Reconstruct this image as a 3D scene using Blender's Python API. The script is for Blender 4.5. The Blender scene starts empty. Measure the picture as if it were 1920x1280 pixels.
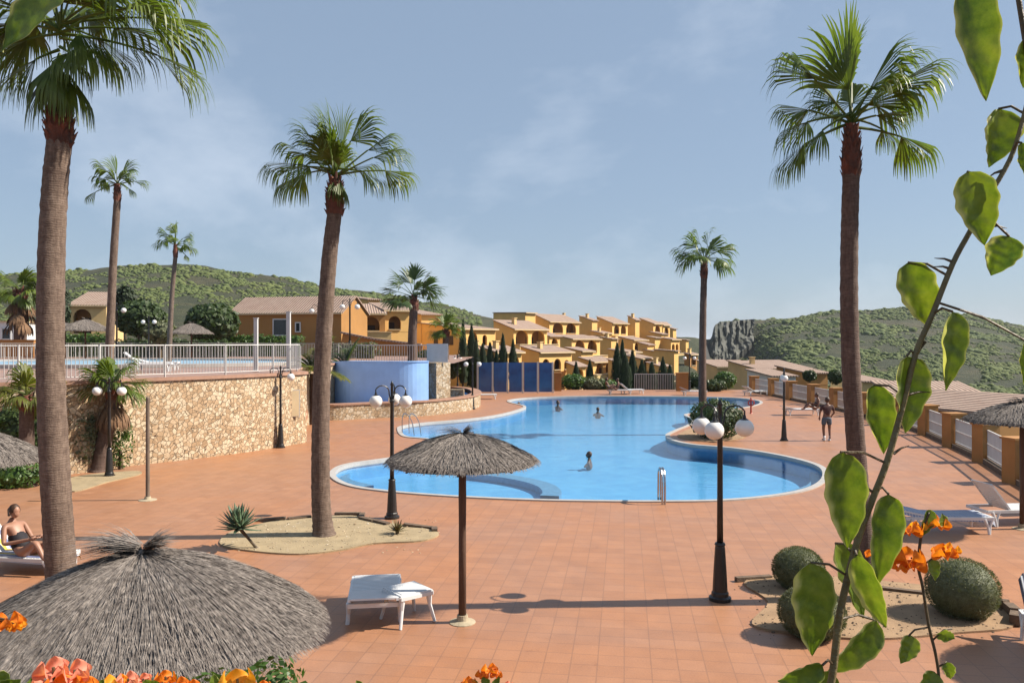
import bpy, bmesh, math, random
from math import sin, cos, pi, radians, sqrt, atan2
from mathutils import Vector, Matrix, noise
V = Vector
S = bpy.context.scene
# ---------------------------------------------------------------- camera, sky, sun, exposure
F = 1493.3
CZ = 4.0
cd = bpy.data.cameras.new("camera"); cam = bpy.data.objects.new("camera", cd)
S.collection.objects.link(cam); S.camera = cam
cam.location = (0, 0, CZ); cam.rotation_euler = (radians(90), 0, 0)
cd.lens = 28; cd.sensor_width = 36; cd.clip_start = 0.05; cd.clip_end = 40000
SUN_EL, SUN_AZ = radians(41.5), radians(2.5)      # azimuth from +X towards +Y
world = bpy.data.worlds.new("World"); S.world = world; world.use_nodes = True
wn, wl = world.node_tree.nodes, world.node_tree.links
bg = wn["Background"]; bg.inputs[1].default_value = 0.068
sky = wn.new("ShaderNodeTexSky"); sky.sky_type = 'NISHITA'; sky.sun_disc = False
sky.sun_elevation = SUN_EL; sky.sun_rotation = radians(90) - SUN_AZ
sky.air_density = 1.0; sky.dust_density = 0.7; sky.ozone_density = 2.0; sky.altitude = 50
tc = wn.new("ShaderNodeTexCoord")
mp = wn.new("ShaderNodeMapping"); mp.inputs['Scale'].default_value = (1.2, 1.2, 2.0); mp.inputs['Rotation'].default_value = (0.25, 0.15, 0.4)
mp.inputs['Location'].default_value = (0.3, 0.1, 0.55)
nz = wn.new("ShaderNodeTexNoise"); nz.inputs['Scale'].default_value = 1.5; nz.inputs['Detail'].default_value = 9; nz.inputs['Roughness'].default_value = 0.58; nz.inputs['Distortion'].default_value = 0.15
rp = wn.new("ShaderNodeValToRGB"); rp.color_ramp.elements[0].position = 0.50; rp.color_ramp.elements[1].position = 0.78
rp.color_ramp.elements[1].color = (0.58, 0.58, 0.58, 1)
mxs = wn.new("ShaderNodeMix"); mxs.data_type = 'RGBA'
wl.new(tc.outputs['Generated'], mp.inputs[0]); wl.new(mp.outputs[0], nz.inputs['Vector']); wl.new(nz.outputs[0], rp.inputs[0]); wl.new(rp.outputs[0], mxs.inputs[0])
flat = wn.new("ShaderNodeMix"); flat.data_type = 'RGBA'; flat.inputs[0].default_value = 0.66; flat.inputs[7].default_value = (2.65, 3.6, 4.9, 1)
wl.new(sky.outputs[0], flat.inputs[6]); wl.new(flat.outputs[2], mxs.inputs[6]); mxs.inputs[7].default_value = (7.6, 8.2, 9.2, 1)
hs = wn.new("ShaderNodeHueSaturation"); hs.inputs['Saturation'].default_value = 0.95; hs.inputs['Value'].default_value = 1.0
wl.new(mxs.outputs[2], hs.inputs['Color']); wl.new(hs.outputs[0], bg.inputs[0])
sd = bpy.data.lights.new("sun", 'SUN'); sd.energy = 5.0; sd.angle = radians(0.55); sd.color = (1.0, 0.91, 0.78)
sun = bpy.data.objects.new("sun", sd); S.collection.objects.link(sun)
sv = V((cos(SUN_EL) * cos(SUN_AZ), cos(SUN_EL) * sin(SUN_AZ), sin(SUN_EL)))
sun.rotation_euler = sv.to_track_quat('Z', 'Y').to_euler(); sun.location = (20, 0, 30)
S.view_settings.view_transform = 'Standard'; S.view_settings.look = 'None'; S.view_settings.exposure = 0.90; S.view_settings.gamma = 1
S.render.engine = 'CYCLES'
S.cycles.max_bounces = 6; S.cycles.transparent_max_bounces = 10; S.cycles.caustics_reflective = False; S.cycles.caustics_refractive = False

# ---------------------------------------------------------------- helpers
def P(px, py, Y): return V(((px - 960) / F * Y, Y, CZ - (py - 640) / F * Y))
def G(px, py, z=0.0):
    Y = (CZ - z) * F / (py - 640)
    return V(((px - 960) / F * Y, Y, z))
def lerp(a, b, t): return a + (b - a) * t
def interp(x, pts):
    if x <= pts[0][0]: return pts[0][1]
    for (a, b), (c, d) in zip(pts, pts[1:]):
        if x <= c: return b + (d - b) * (x - a) / (c - a)
    return pts[-1][1]
def sstep(a, b, x):
    t = min(1, max(0, (x - a) / (b - a))); return t * t * (3 - 2 * t)
def spline(pts, n=8, closed=False):
    out = []; N = len(pts)
    for i in range(N if closed else N - 1):
        if closed: p = [pts[(i + k - 1) % N] for k in range(4)]
        else: p = [pts[max(0, i - 1)], pts[i], pts[i + 1], pts[min(N - 1, i + 2)]]
        for k in range(n):
            t = k / n
            out.append(0.5 * ((2 * p[1]) + (p[2] - p[0]) * t + (2 * p[0] - 5 * p[1] + 4 * p[2] - p[3]) * t * t + (3 * p[1] - p[0] - 3 * p[2] + p[3]) * t ** 3))
    if not closed: out.append(pts[-1].copy())
    return out
def frame(d):
    d = d.normalized(); a = V((0, 0, 1)) if abs(d.z) < 0.95 else V((1, 0, 0))
    s = d.cross(a).normalized(); return s, s.cross(d).normalized()

class MB:
    def __init__(s): s.v = []; s.f = []
    def face(s, *pts):
        b = len(s.v); s.v.extend([V(p) for p in pts]); s.f.append(tuple(range(b, b + len(pts))))
    def grid(s, rows, closed=False):
        b = len(s.v); n = len(rows[0])
        for r in rows: s.v.extend([V(p) for p in r])
        for i in range(len(rows) - 1):
            for j in range(n if closed else n - 1):
                k = (j + 1) % n
                s.f.append((b + i * n + j, b + i * n + k, b + (i + 1) * n + k, b + (i + 1) * n + j))
        return b
    def box(s, c, size, yaw=0, M=None):
        c = V(c); hx, hy, hz = [q / 2 for q in size]
        R = M if M is not None else Matrix.Rotation(yaw, 3, 'Z')
        p = [c + R @ V((x * hx, y * hy, z * hz)) for z in (-1, 1) for y in (-1, 1) for x in (-1, 1)]
        b = len(s.v); s.v.extend(p)
        for f in ((0, 2, 3, 1), (4, 5, 7, 6), (0, 1, 5, 4), (2, 6, 7, 3), (0, 4, 6, 2), (1, 3, 7, 5)): s.f.append(tuple(b + i for i in f))
    def bar(s, a, b_, w, h=None):
        a, b_ = V(a), V(b_); h = h or w; d = (b_ - a); L = d.length; u, v = frame(d)
        M = Matrix((u, d.normalized(), v)).transposed()
        s.box((a + b_) / 2, (w, L, h), M=M)
    def tube(s, pts, rad, n=8, cap=True):
        pts = [V(p) for p in pts]; N = len(pts)
        if not hasattr(rad, '__len__'): rad = [rad] * N
        rows = []; u = None
        for i, p in enumerate(pts):
            d = (pts[min(i + 1, N - 1)] - pts[max(i - 1, 0)])
            if d.length < 1e-9: d = V((0, 0, 1))
            d.normalize()
            if u is None: u, v = frame(d)
            else: u = (u - d * u.dot(d)).normalized(); v = u.cross(d).normalized()
            rows.append([p + (u * cos(2 * pi * k / n) + v * sin(2 * pi * k / n)) * rad[i] for k in range(n)])
        b = s.grid(rows, True)
        if cap:
            s.f.append(tuple(b + k for k in range(n))[::-1]); s.f.append(tuple(b + (N - 1) * n + k for k in range(n)))
    def lathe(s, c, prof, n=16):
        c = V(c); s.tube([c + V((0, 0, z)) for r, z in prof], [max(r, 1e-4) for r, z in prof], n) if False else s._l(c, prof, n)
    def _l(s, c, prof, n):
        rows = [[c + V((max(r, 1e-4) * cos(2 * pi * k / n), max(r, 1e-4) * sin(2 * pi * k / n), z)) for k in range(n)] for r, z in prof]
        b = s.grid(rows, True); N = len(prof)
        s.f.append(tuple(b + k for k in range(n))[::-1]); s.f.append(tuple(b + (N - 1) * n + k for k in range(n)))
    def ell(s, c, r, n=12, m=8, fn=None):
        c = V(c); rows = []
        for i in range(m + 1):
            a = -pi / 2 + pi * i / m; row = []
            for k in range(n):
                b = 2 * pi * k / n; d = V((cos(a) * cos(b), cos(a) * sin(b), sin(a)))
                q = fn(d) if fn else 1
                row.append(c + V((d.x * r[0], d.y * r[1], d.z * r[2])) * q)
            rows.append(row)
        s.grid(rows, True)
    def build(s, name, mat, parent=None, smooth=False, **pr):
        off = V(parent.location) if (parent is not None and pr.pop('world', False)) else V((0, 0, 0))
        pr.pop('world', None)
        if pr.get('base') is not None: off = V(pr['base'])
        base = pr.pop('base', None)
        me = bpy.data.meshes.new(name); me.from_pydata([tuple(p - off) for p in s.v], [], s.f); me.update()
        if smooth: me.polygons.foreach_set('use_smooth', [True] * len(me.polygons))
        o = bpy.data.objects.new(name, me); S.collection.objects.link(o)
        me.materials.append(mat)
        if parent is not None: o.parent = parent
        if base is not None: o.location = base
        for k, v in pr.items():
            if v is not None: o[k] = v
        return o

def thing(name, label, cat, loc=(0, 0, 0), group=None, rz=0):
    o = bpy.data.objects.new(name, None); S.collection.objects.link(o); o.location = loc; o.rotation_euler = (0, 0, rz)
    o.empty_display_size = 0.2
    o['label'] = label; o['category'] = cat
    if group: o['group'] = group
    return o
def copy_tree(o, parent=None):
    c = o.copy(); S.collection.objects.link(c)
    if parent is not None: c.parent = parent
    for ch in [q for q in o.children]: copy_tree(ch, c)
    return c
def dup(src, loc, label, group=None, rz=None, scale=None):
    c = copy_tree(src); c.location = loc; c['label'] = label
    if group: c['group'] = group
    if rz is not None: c.rotation_euler = (0, 0, rz)
    if scale is not None: c.scale = (scale,) * 3
    return c

# ---------------------------------------------------------------- materials
def nmat(name):
    m = bpy.data.materials.new(name); m.use_nodes = True
    n, l = m.node_tree.nodes, m.node_tree.links
    return m, n, l, n['Principled BSDF']
def coords(n, l, scale=(1, 1, 1), rot=(0, 0, 0)):
    t = n.new("ShaderNodeTexCoord"); m = n.new("ShaderNodeMapping")
    m.inputs['Scale'].default_value = scale; m.inputs['Rotation'].default_value = rot
    l.new(t.outputs['Object'], m.inputs[0]); return m.outputs[0]
def ramp(n, l, fac, stops):
    r = n.new("ShaderNodeValToRGB"); e = r.color_ramp.elements
    while len(e) < len(stops): e.new(0.5)
    for q, (p, c) in zip(e, stops): q.position = p; q.color = (*c, 1)
    l.new(fac, r.inputs[0]); return r.outputs[0]
def noisen(n, l, co, scale, detail=4, rough=0.55, dist=0):
    t = n.new("ShaderNodeTexNoise"); t.inputs['Scale'].default_value = scale; t.inputs['Detail'].default_value = detail
    t.inputs['Roughness'].default_value = rough; t.inputs['Distortion'].default_value = dist; l.new(co, t.inputs['Vector']); return t.outputs[0]
def bump(n, l, h, bs, strength, dist=0.02):
    b = n.new("ShaderNodeBump"); b.inputs['Strength'].default_value = strength; b.inputs['Distance'].default_value = dist
    l.new(h, b.inputs['Height']); l.new(b.outputs[0], bs.inputs['Normal']); return b
def mixc(n, l, fac, a, b, mode='MIX'):
    m = n.new("ShaderNodeMix"); m.data_type = 'RGBA'; m.blend_type = mode
    for s, i in ((fac, 0), (a, 6), (b, 7)):
        if isinstance(s, (int, float)): m.inputs[i].default_value = s
        elif isinstance(s, tuple): m.inputs[i].default_value = (*s, 1)
        else: l.new(s, m.inputs[i])
    return m.outputs[2]
def plain(name, c, rough=0.6, var=0.2, scale=3, bmp=0.0, metal=0, bscale=None, c2=None, sc=(1, 1, 1)):
    m, n, l, b = nmat(name); co = coords(n, l, sc)
    f = noisen(n, l, co, scale, 5)
    c2 = c2 or tuple(x * (1 - var) for x in c); c1 = tuple(min(1, x * (1 + var * .5)) for x in c)
    l.new(ramp(n, l, f, [(0.3, c2), (0.7, c1)]), b.inputs['Base Color']); b.inputs['Roughness'].default_value = rough; b.inputs['Metallic'].default_value = metal
    if bmp: bump(n, l, noisen(n, l, co, bscale or scale * 6, 3), b, bmp)
    return m
def leafmat(name, a, b_, scale=2.0, trans=0.35, rough=0.5, c3=None, oi=False, tboost=1.6):
    m, n, l, b = nmat(name); co = coords(n, l)
    f = noisen(n, l, co, scale, 4, 0.7)
    st = [(0.3, a), (0.68, b_)] + ([(0.8, c3)] if c3 else [])
    c = ramp(n, l, f, st)
    l.new(c, b.inputs['Base Color']); b.inputs['Roughness'].default_value = rough
    t = n.new("ShaderNodeBsdfTranslucent"); g = n.new("ShaderNodeMix"); g.data_type = 'RGBA'; g.blend_type = 'MULTIPLY'; g.inputs[0].default_value = 1
    g.inputs[7].default_value = (tboost, tboost * 1.05, tboost * .5, 1); l.new(c, g.inputs[6]); l.new(g.outputs[2], t.inputs[0])
    mx = n.new("ShaderNodeMixShader"); mx.inputs[0].default_value = trans
    l.new(b.outputs[0], mx.inputs[1]); l.new(t.outputs[0], mx.inputs[2]); l.new(mx.outputs[0], n['Material Output'].inputs[0])
    return m

def deck_mat(name, c1, c2, c3, size=0.33, rot=0.14, rough=0.42):
    m, n, l, b = nmat(name); co = coords(n, l, (1, 1, 1), (0, 0, rot))
    br = n.new("ShaderNodeTexBrick"); br.offset = 0; br.inputs['Scale'].default_value = 1 / size
    br.inputs['Brick Width'].default_value = 1; br.inputs['Row Height'].default_value = 1; br.inputs['Mortar Size'].default_value = 0.028
    br.inputs['Mortar Smooth'].default_value = 0.3; br.inputs['Bias'].default_value = 0
    br.inputs['Color1'].default_value = (*c1, 1); br.inputs['Color2'].default_value = (*c2, 1); br.inputs['Mortar'].default_value = (*c3, 1)
    l.new(co, br.inputs['Vector'])
    f1 = noisen(n, l, co, 0.22, 6, 0.6, 0.8); f2 = noisen(n, l, co, 2.2, 6, 0.7); f3 = noisen(n, l, co, 45, 2)
    a = mixc(n, l, ramp(n, l, f1, [(0.38, (0, 0, 0)), (0.66, (1, 1, 1))]), br.outputs['Color'], mixc(n, l, 1.0, br.outputs['Color'], (1.14, 1.0, 0.78), 'MULTIPLY'))
    a = mixc(n, l, 1.0, a, ramp(n, l, f2, [(0.3, (.90, .89, .88)), (0.7, (1.06, 1.06, 1.06))]), 'MULTIPLY')
    a = mixc(n, l, 1.0, a, ramp(n, l, f3, [(0.3, (.9, .9, .9)), (0.7, (1.08, 1.08, 1.08))]), 'MULTIPLY')
    f4 = noisen(n, l, co, 1.1, 8, .8, 1.5); a = mixc(n, l, 1.0, a, ramp(n, l, f4, [(0.28, (.78, .74, .72)), (0.40, (1, 1, 1)), (0.66, (1, 1, 1)), (0.74, (1.07, 1.07, 1.08))]), 'MULTIPLY')
    l.new(a, b.inputs['Base Color'])
    r = n.new("ShaderNodeMapRange"); r.inputs[3].default_value = rough - 0.08; r.inputs[4].default_value = rough + 0.2; l.new(f2, r.inputs[0]); l.new(r.outputs[0], b.inputs['Roughness'])
    bump(n, l, br.outputs['Fac'], b, -0.25, 0.004)
    return m
def stone_mat(name, scale=7.5, c=((.62, .44, .27), (.76, .62, .44), (.50, .34, .2)), mortar=(.46, .36, .25)):
    m, n, l, b = nmat(name); co = coords(n, l)
    w = n.new("ShaderNodeTexNoise"); w.inputs['Scale'].default_value = 3; l.new(co, w.inputs['Vector'])
    va = n.new("ShaderNodeVectorMath"); va.operation = 'MULTIPLY_ADD'; va.inputs[1].default_value = (.12, .12, .12); l.new(w.outputs[1], va.inputs[0]); l.new(co, va.inputs[2])
    v1 = n.new("ShaderNodeTexVoronoi"); v1.inputs['Scale'].default_value = scale; l.new(va.outputs[0], v1.inputs['Vector'])
    v2 = n.new("ShaderNodeTexVoronoi"); v2.feature = 'DISTANCE_TO_EDGE'; v2.inputs['Scale'].default_value = scale; l.new(va.outputs[0], v2.inputs['Vector'])
    sp = n.new("ShaderNodeSeparateColor"); l.new(v1.outputs['Color'], sp.inputs[0])
    col = ramp(n, l, sp.outputs[0], [(0.1, c[2]), (0.45, c[0]), (0.8, c[1])])
    f = noisen(n, l, co, 14, 4); col = mixc(n, l, 1.0, col, ramp(n, l, f, [(0.3, (.72, .7, .66)), (0.7, (1.15, 1.15, 1.15))]), 'MULTIPLY')
    e = ramp(n, l, v2.outputs['Distance'], [(0.0, (0, 0, 0)), (0.05, (1, 1, 1))])
    l.new(mixc(n, l, e, tuple(x * .95 for x in mortar), col), b.inputs['Base Color']); b.inputs['Roughness'].default_value = 0.85
    bump(n, l, e, b, 1.0, 0.05); return m
def tile_roof_mat(name, c1=(.56, .37, .27), c2=(.72, .55, .44)):
    m, n, l, b = nmat(name); co = coords(n, l)
    w = n.new("ShaderNodeTexWave"); w.wave_type = 'BANDS'; w.bands_direction = 'X'; w.inputs['Scale'].default_value = 1.15; w.inputs['Distortion'].default_value = 0.3; w.inputs['Detail Scale'].default_value = 2; l.new(co, w.inputs[0])
    f = noisen(n, l, co, 1.2, 6, 0.7); f2 = noisen(n, l, co, 9, 3)
    c = ramp(n, l, f, [(0.3, c1), (0.7, c2)]); c = mixc(n, l, 1, c, ramp(n, l, w.outputs[1], [(0.1, (.62, .58, .56)), (0.5, (1.05, 1.05, 1.05))]), 'MULTIPLY')
    c = mixc(n, l, 1, c, ramp(n, l, f2, [(0.3, (.85, .85, .85)), (0.7, (1.1, 1.1, 1.1))]), 'MULTIPLY')
    l.new(c, b.inputs['Base Color']); b.inputs['Roughness'].default_value = 0.85; bump(n, l, w.outputs[1], b, 0.7, 0.08); return m
def trunk_mat(name, c1, c2, ring=9.0):
    m, n, l, b = nmat(name); co = coords(n, l, (1, 1, 1))
    w = n.new("ShaderNodeTexWave"); w.bands_direction = 'Z'; w.inputs['Scale'].default_value = ring; w.inputs['Distortion'].default_value = 7; w.inputs['Detail'].default_value = 3; w.inputs['Detail Scale'].default_value = 1.5; l.new(co, w.inputs[0])
    co2 = coords(n, l, (14, 14, 3.0)); f = noisen(n, l, co2, 1.2, 6, 0.7); f2 = noisen(n, l, co, 1.0, 4)
    c = ramp(n, l, f, [(0.3, c1), (0.7, c2)]); c = mixc(n, l, 0.16, c, ramp(n, l, w.outputs[1], [(0.0, (.55, .52, .5)), (0.5, (1.08, 1.08, 1.08))]), 'MULTIPLY')
    c = mixc(n, l, 0.9, c, ramp(n, l, noisen(n, l, coords(n, l, (3, 3, 9)), 2.6, 6, .75), [(0.32, (.55, .5, .47)), (0.62, (1.12, 1.12, 1.12))]), 'MULTIPLY')
    c = mixc(n, l, 1, c, ramp(n, l, f2, [(0.35, (.8, .76, .74)), (0.7, (1.1, 1.1, 1.1))]), 'MULTIPLY')
    l.new(c, b.inputs['Base Color']); b.inputs['Roughness'].default_value = 0.9
    h = n.new("ShaderNodeMath"); h.operation = 'MULTIPLY_ADD'; h.inputs[1].default_value = .25; h.inputs[2].default_value = 0; l.new(w.outputs[1], h.inputs[0]); l.new(f, h.inputs[2]); bump(n, l, h.outputs[0], b, 0.5, 0.02); return m
def stripes(name, cols, scale, axis='X', rough=.8):
    m, n, l, b = nmat(name); co = coords(n, l)
    w = n.new("ShaderNodeTexWave"); w.bands_direction = axis; w.wave_profile = 'SAW'; w.inputs['Scale'].default_value = scale; l.new(co, w.inputs[0])
    r = n.new("ShaderNodeValToRGB"); r.color_ramp.interpolation = 'CONSTANT'; e = r.color_ramp.elements
    while len(e) < len(cols): e.new(.5)
    for i, (q, c) in enumerate(zip(e, cols)): q.position = i / len(cols); q.color = (*c, 1)
    l.new(w.outputs[1], r.inputs[0]); l.new(r.outputs[0], b.inputs['Base Color']); b.inputs['Roughness'].default_value = rough; return m

M = {}
M['deck'] = deck_mat("terracotta_paving", (.64, .36, .235), (.575, .315, .20), (.47, .27, .185))
M['pink_deck'] = deck_mat("pink_paving", (.56, .36, .30), (.50, .32, .26), (.5, .4, .35))
M['coping'] = plain("pool_coping", (.72, .68, .64), 0.5, .12, 4)
M['pink_coping'] = plain("terracotta_coping", (.56, .32, .22), 0.6, .2, 4)
M['stone'] = stone_mat("rubble_stone")
M['stone2'] = stone_mat("pale_rubble_stone", 6.5, ((.6, .46, .3), (.72, .62, .48), (.5, .36, .22)))
M['sand'] = plain("coarse_sand", (.70, .54, .32), .95, .22, 3, .6, 0, 60)
M['vine'] = plain("green_brown_vine_stem", (.24, .18, .07), .6, .4, 30, .3, 0, 90)
M['sand2'] = plain("reddish_sand", (.68, .44, .25), .95, .25, 3, .6, 0, 60)
M['kerbstone'] = plain("dark_kerb_stone", (.22, .15, .1), .9, .4, 6, .6)
M['concrete'] = plain("pale_concrete", (.62, .52, .36), .9, .2, 8, .4)
M['white'] = plain("white_plastic", (.78, .79, .8), .4, .06, 5)
M['whitepaint'] = plain("white_painted_metal", (.74, .72, .70), .5, .1, 3)
M['globe'] = plain("milk_glass", (.83, .81, .78), .2, .03, 4)
M['blackmetal'] = plain("black_painted_iron", (.018, .016, .016), .38, .3, 8)
M['wood'] = plain("brown_wood_pole", (.14, .07, .04), .75, .4, 3, .4, 0, 20, None, (6, 6, 1))
M['greywood'] = plain("weathered_pole", (.26, .19, .14), .8, .4, 3, .4, 0, 20, None, (6, 6, 1))
M['thatch'] = plain("grey_heather_thatch", (.46, .40, .355), .95, .55, 26, .3, 0, 60, (.17, .14, .125))
M['thatch_under'] = plain("dark_thatch_underside", (.08, .06, .048), .95, .4, 9)
M['steel'] = plain("polished_steel", (.6, .6, .62), .22, .05, 3, 0, 1)
M['orange'] = plain("ochre_render", (.62, .29, .085), .85, .18, 1.2, .1)
M['wall'] = plain("yellow_ochre_render", (.85, .51, .17), .85, .14, .5, .1)
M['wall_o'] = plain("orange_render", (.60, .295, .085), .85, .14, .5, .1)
M['wall_p'] = plain("pale_ochre_render", (.80, .56, .26), .85, .14, .5, .1)
M['trim'] = plain("cream_trim", (.78, .60, .36), .8, .12, 2)
M['recess'] = plain("dark_brown_door", (.10, .05, .028), .7, .3, 2)  # plain dark brown for doors and side wall windows
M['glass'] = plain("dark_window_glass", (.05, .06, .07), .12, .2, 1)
M['roof'] = tile_roof_mat("clay_tile_roof"); M['roof2'] = tile_roof_mat("pink_tile_roof", (.58, .39, .30), (.74, .55, .44))
M['trunk'] = trunk_mat("palm_bark", (.16, .105, .078), (.40, .30, .235))
M['trunk_d'] = trunk_mat("dark_palm_bark", (.15, .09, .07), (.31, .215, .17))
M['boots'] = plain("red_brown_leaf_bases", (.22, .07, .04), .85, .5, 5, .4, 0, 30, (.06, .025, .016))
M['frond'] = leafmat("fan_palm_green", (.055, .10, .012), (.15, .20, .028), 1.6, .34, .45, (.23, .27, .04))
M['frond_y'] = leafmat("yellowing_fan", (.10, .15, .025), (.26, .26, .05), 2.5, .4, .5)
M['frond_b'] = leafmat("blue_green_frond", (.05, .10, .03), (.13, .2, .06), 1.6, .3, .5)
M['petiole'] = plain("palm_petiole", (.30, .30, .07), .5, .3, 3)
M['deadfrond'] = plain("dead_brown_frond", (.30, .17, .09), .9, .5, 3)
M['bush'] = leafmat("dark_shrub_leaves", (.028, .062, .012), (.085, .14, .03), 2.2, .25, .55)
M['bushg'] = leafmat("bright_hedge_leaves", (.05, .13, .018), (.13, .24, .04), 2.5, .3, .5)
M['olive'] = leafmat("grey_green_leaves", (.10, .125, .055), (.24, .26, .14), 14, .2, .7)
M['cypress'] = leafmat("cypress_green", (.014, .035, .012), (.045, .08, .025), 2.5, .15, .7)
M['aloe'] = leafmat("blue_green_succulent", (.10, .19, .10), (.26, .36, .22), 6, .12, .4)
M['redplant'] = leafmat("red_green_rosette", (.22, .09, .04), (.3, .34, .1), 6, .2, .5)
M['stem'] = plain("brown_woody_stem", (.13, .085, .035), .6, .4, 20, .3, 0, 90)
M['skin'] = plain("tanned_skin", (.52, .27, .18), .5, .1, 6)
M['skin_d'] = plain("deep_tan_skin", (.26, .12, .075), .5, .1, 6)
M['hair'] = plain("brown_hair", (.09, .04, .02), .6, .4, 20)
M['darkcloth'] = plain("black_cloth", (.015, .012, .02), .8, .3, 6)
M['bluecloth'] = plain("grey_blue_shorts", (.12, .16, .22), .8, .3, 6)
M['towel_b'] = stripes("blue_striped_towel", [(.75, .78, .85), (.25, .33, .6), (.72, .75, .82), (.4, .45, .62)], 2.6)
M['towel_y'] = stripes("yellow_blue_striped_towel", [(.8, .8, .8), (.85, .6, .1), (.8, .8, .85), (.2, .25, .5)], 1.3, 'Y')
M['greycloth'] = plain("grey_striped_cloth", (.16, .16, .21), .9, .5, 8, .4)
M['red'] = plain("red_plastic", (.6, .05, .03), .4, .1, 3)

# hillside: olive and tan mottling, grey rock where steep
m, n, l, b = nmat("hillside"); co = coords(n, l, (1, 1, 1.6)); f = noisen(n, l, co, .03, 8, .72, .5); f2 = noisen(n, l, co, .22, 6, .75)
c = ramp(n, l, f, [(0.34, (.08, .11, .03)), (0.48, (.13, .155, .045)), (0.62, (.25, .22, .10)), (0.72, (.12, .15, .04))])
c = mixc(n, l, .8, c, ramp(n, l, f2, [(0.4, (.42, .5, .42)), (0.62, (1.2, 1.15, 1.1))]), 'MULTIPLY')
ge = n.new("ShaderNodeNewGeometry"); sx = n.new("ShaderNodeSeparateXYZ"); l.new(ge.outputs['True Normal'], sx.inputs[0])
rk = ramp(n, l, sx.outputs[2], [(0.45, (1, 1, 1)), (0.62, (0, 0, 0))])
c = mixc(n, l, rk, c, ramp(n, l, f2, [(0.35, (.07, .07, .07)), (0.65, (.27, .26, .25))]))
l.new(c, b.inputs['Base Color']); b.inputs['Roughness'].default_value = .95; bump(n, l, f2, b, 1.0, 2.0); M['hill'] = m
# thatch strands vary along object noise; water and pool bed
m, n, l, b = nmat("pool_water"); co = coords(n, l, (1, 1, 1))
tr = n.new("ShaderNodeBsdfTransparent"); tr.inputs[0].default_value = (.86, .97, 1, 1)
gl = n.new("ShaderNodeBsdfGlossy"); gl.inputs['Roughness'].default_value = 0.03
fr = n.new("ShaderNodeFresnel"); fr.inputs[0].default_value = 1.25
mx = n.new("ShaderNodeMixShader"); bp = n.new("ShaderNodeBump"); bp.inputs['Strength'].default_value = .55; bp.inputs['Distance'].default_value = .016
wv = noisen(n, l, coords(n, l, (1, 2.2, 1)), 2.2, 4, .6, .4); l.new(wv, bp.inputs['Height']); l.new(bp.outputs[0], gl.inputs['Normal']); l.new(bp.outputs[0], fr.inputs['Normal'])
l.new(fr.outputs[0], mx.inputs[0]); l.new(tr.outputs[0], mx.inputs[1]); l.new(gl.outputs[0], mx.inputs[2]); l.new(mx.outputs[0], n['Material Output'].inputs[0]); M['water'] = m
m, n, l, b = nmat("pool_mosaic"); co = coords(n, l)
w1 = noisen(n, l, co, .9, 4, .6, 1.2); vo = n.new("ShaderNodeTexVoronoi"); vo.feature = 'SMOOTH_F1'; vo.inputs['Scale'].default_value = 1.7; l.new(co, vo.inputs['Vector'])
c = ramp(n, l, w1, [(0.3, (.12, .41, .78)), (0.7, (.20, .54, .88))]); c = mixc(n, l, .7, c, ramp(n, l, noisen(n, l, co, 30, 2), [(0.3, (.8, .85, .9)), (0.7, (1.1, 1.1, 1.1))]), 'MULTIPLY')
l.new(c, b.inputs['Base Color']); b.inputs['Roughness'].default_value = .5; M['poolbed'] = m
M['ledge'] = plain("slate_blue_mosaic", (.20, .42, .68), .5, .2, 8)
M['ledge_pale'] = plain("pale_mosaic", (.35, .55, .72), .5, .2, 8)
M['bluemosaic'] = plain("blue_mosaic_wall", (.33, .56, .98), .4, .14, 1.2, .1, 0, 12)
M['darkwater'] = plain("deep_blue_basin", (.02, .06, .2), .1, .2, 2)
m, n, l, b = nmat("blue_glass_panel"); co = coords(n, l); f = noisen(n, l, co, .9, 4)
l.new(ramp(n, l, f, [(0.3, (.02, .07, .25)), (0.7, (.04, .18, .50))]), b.inputs['Base Color']); b.inputs['Roughness'].default_value = .12; M['bluepanel'] = m

def dim(m, k):
    n, l = m.node_tree.nodes, m.node_tree.links
    for nd in [q for q in n if q.type in ('BSDF_PRINCIPLED', 'BSDF_TRANSLUCENT')]:
        i = nd.inputs['Base Color' if nd.type == 'BSDF_PRINCIPLED' else 'Color']
        if i.is_linked:
            src = i.links[0].from_socket; x = n.new("ShaderNodeMix"); x.data_type = 'RGBA'; x.blend_type = 'MULTIPLY'; x.inputs[0].default_value = 1
            x.inputs[7].default_value = (k, k, k, 1) if not hasattr(k, '__len__') else (*k, 1); l.new(src, x.inputs[6]); l.new(x.outputs[2], i)
KD = dict(deck=(.71, .655, .60), white=1.1, whitepaint=.95, globe=1.15, coping=.74, poolbed=1.1, bluemosaic=1.35, ledge=.9, ledge_pale=.9, water=1, sand=.64, pink_deck=.72, stone=1.0, stone2=1.0, hill=.37, scrub=.34, wall=1.12, wall_p=1.05, trim=1.0, sand2=.62, frond=1.2, frond_y=.85, roof=.66, roof2=.66, steel=1, bluepanel=1, blackmetal=1, thatch=.66, trunk=.72, trunk_d=.68, wall_o=.8)
for k_, m_ in list(M.items()):
    q_ = KD.get(k_, .8); dim(m_, tuple(x * .715 for x in q_) if hasattr(q_, '__len__') else q_ * .715)
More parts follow.
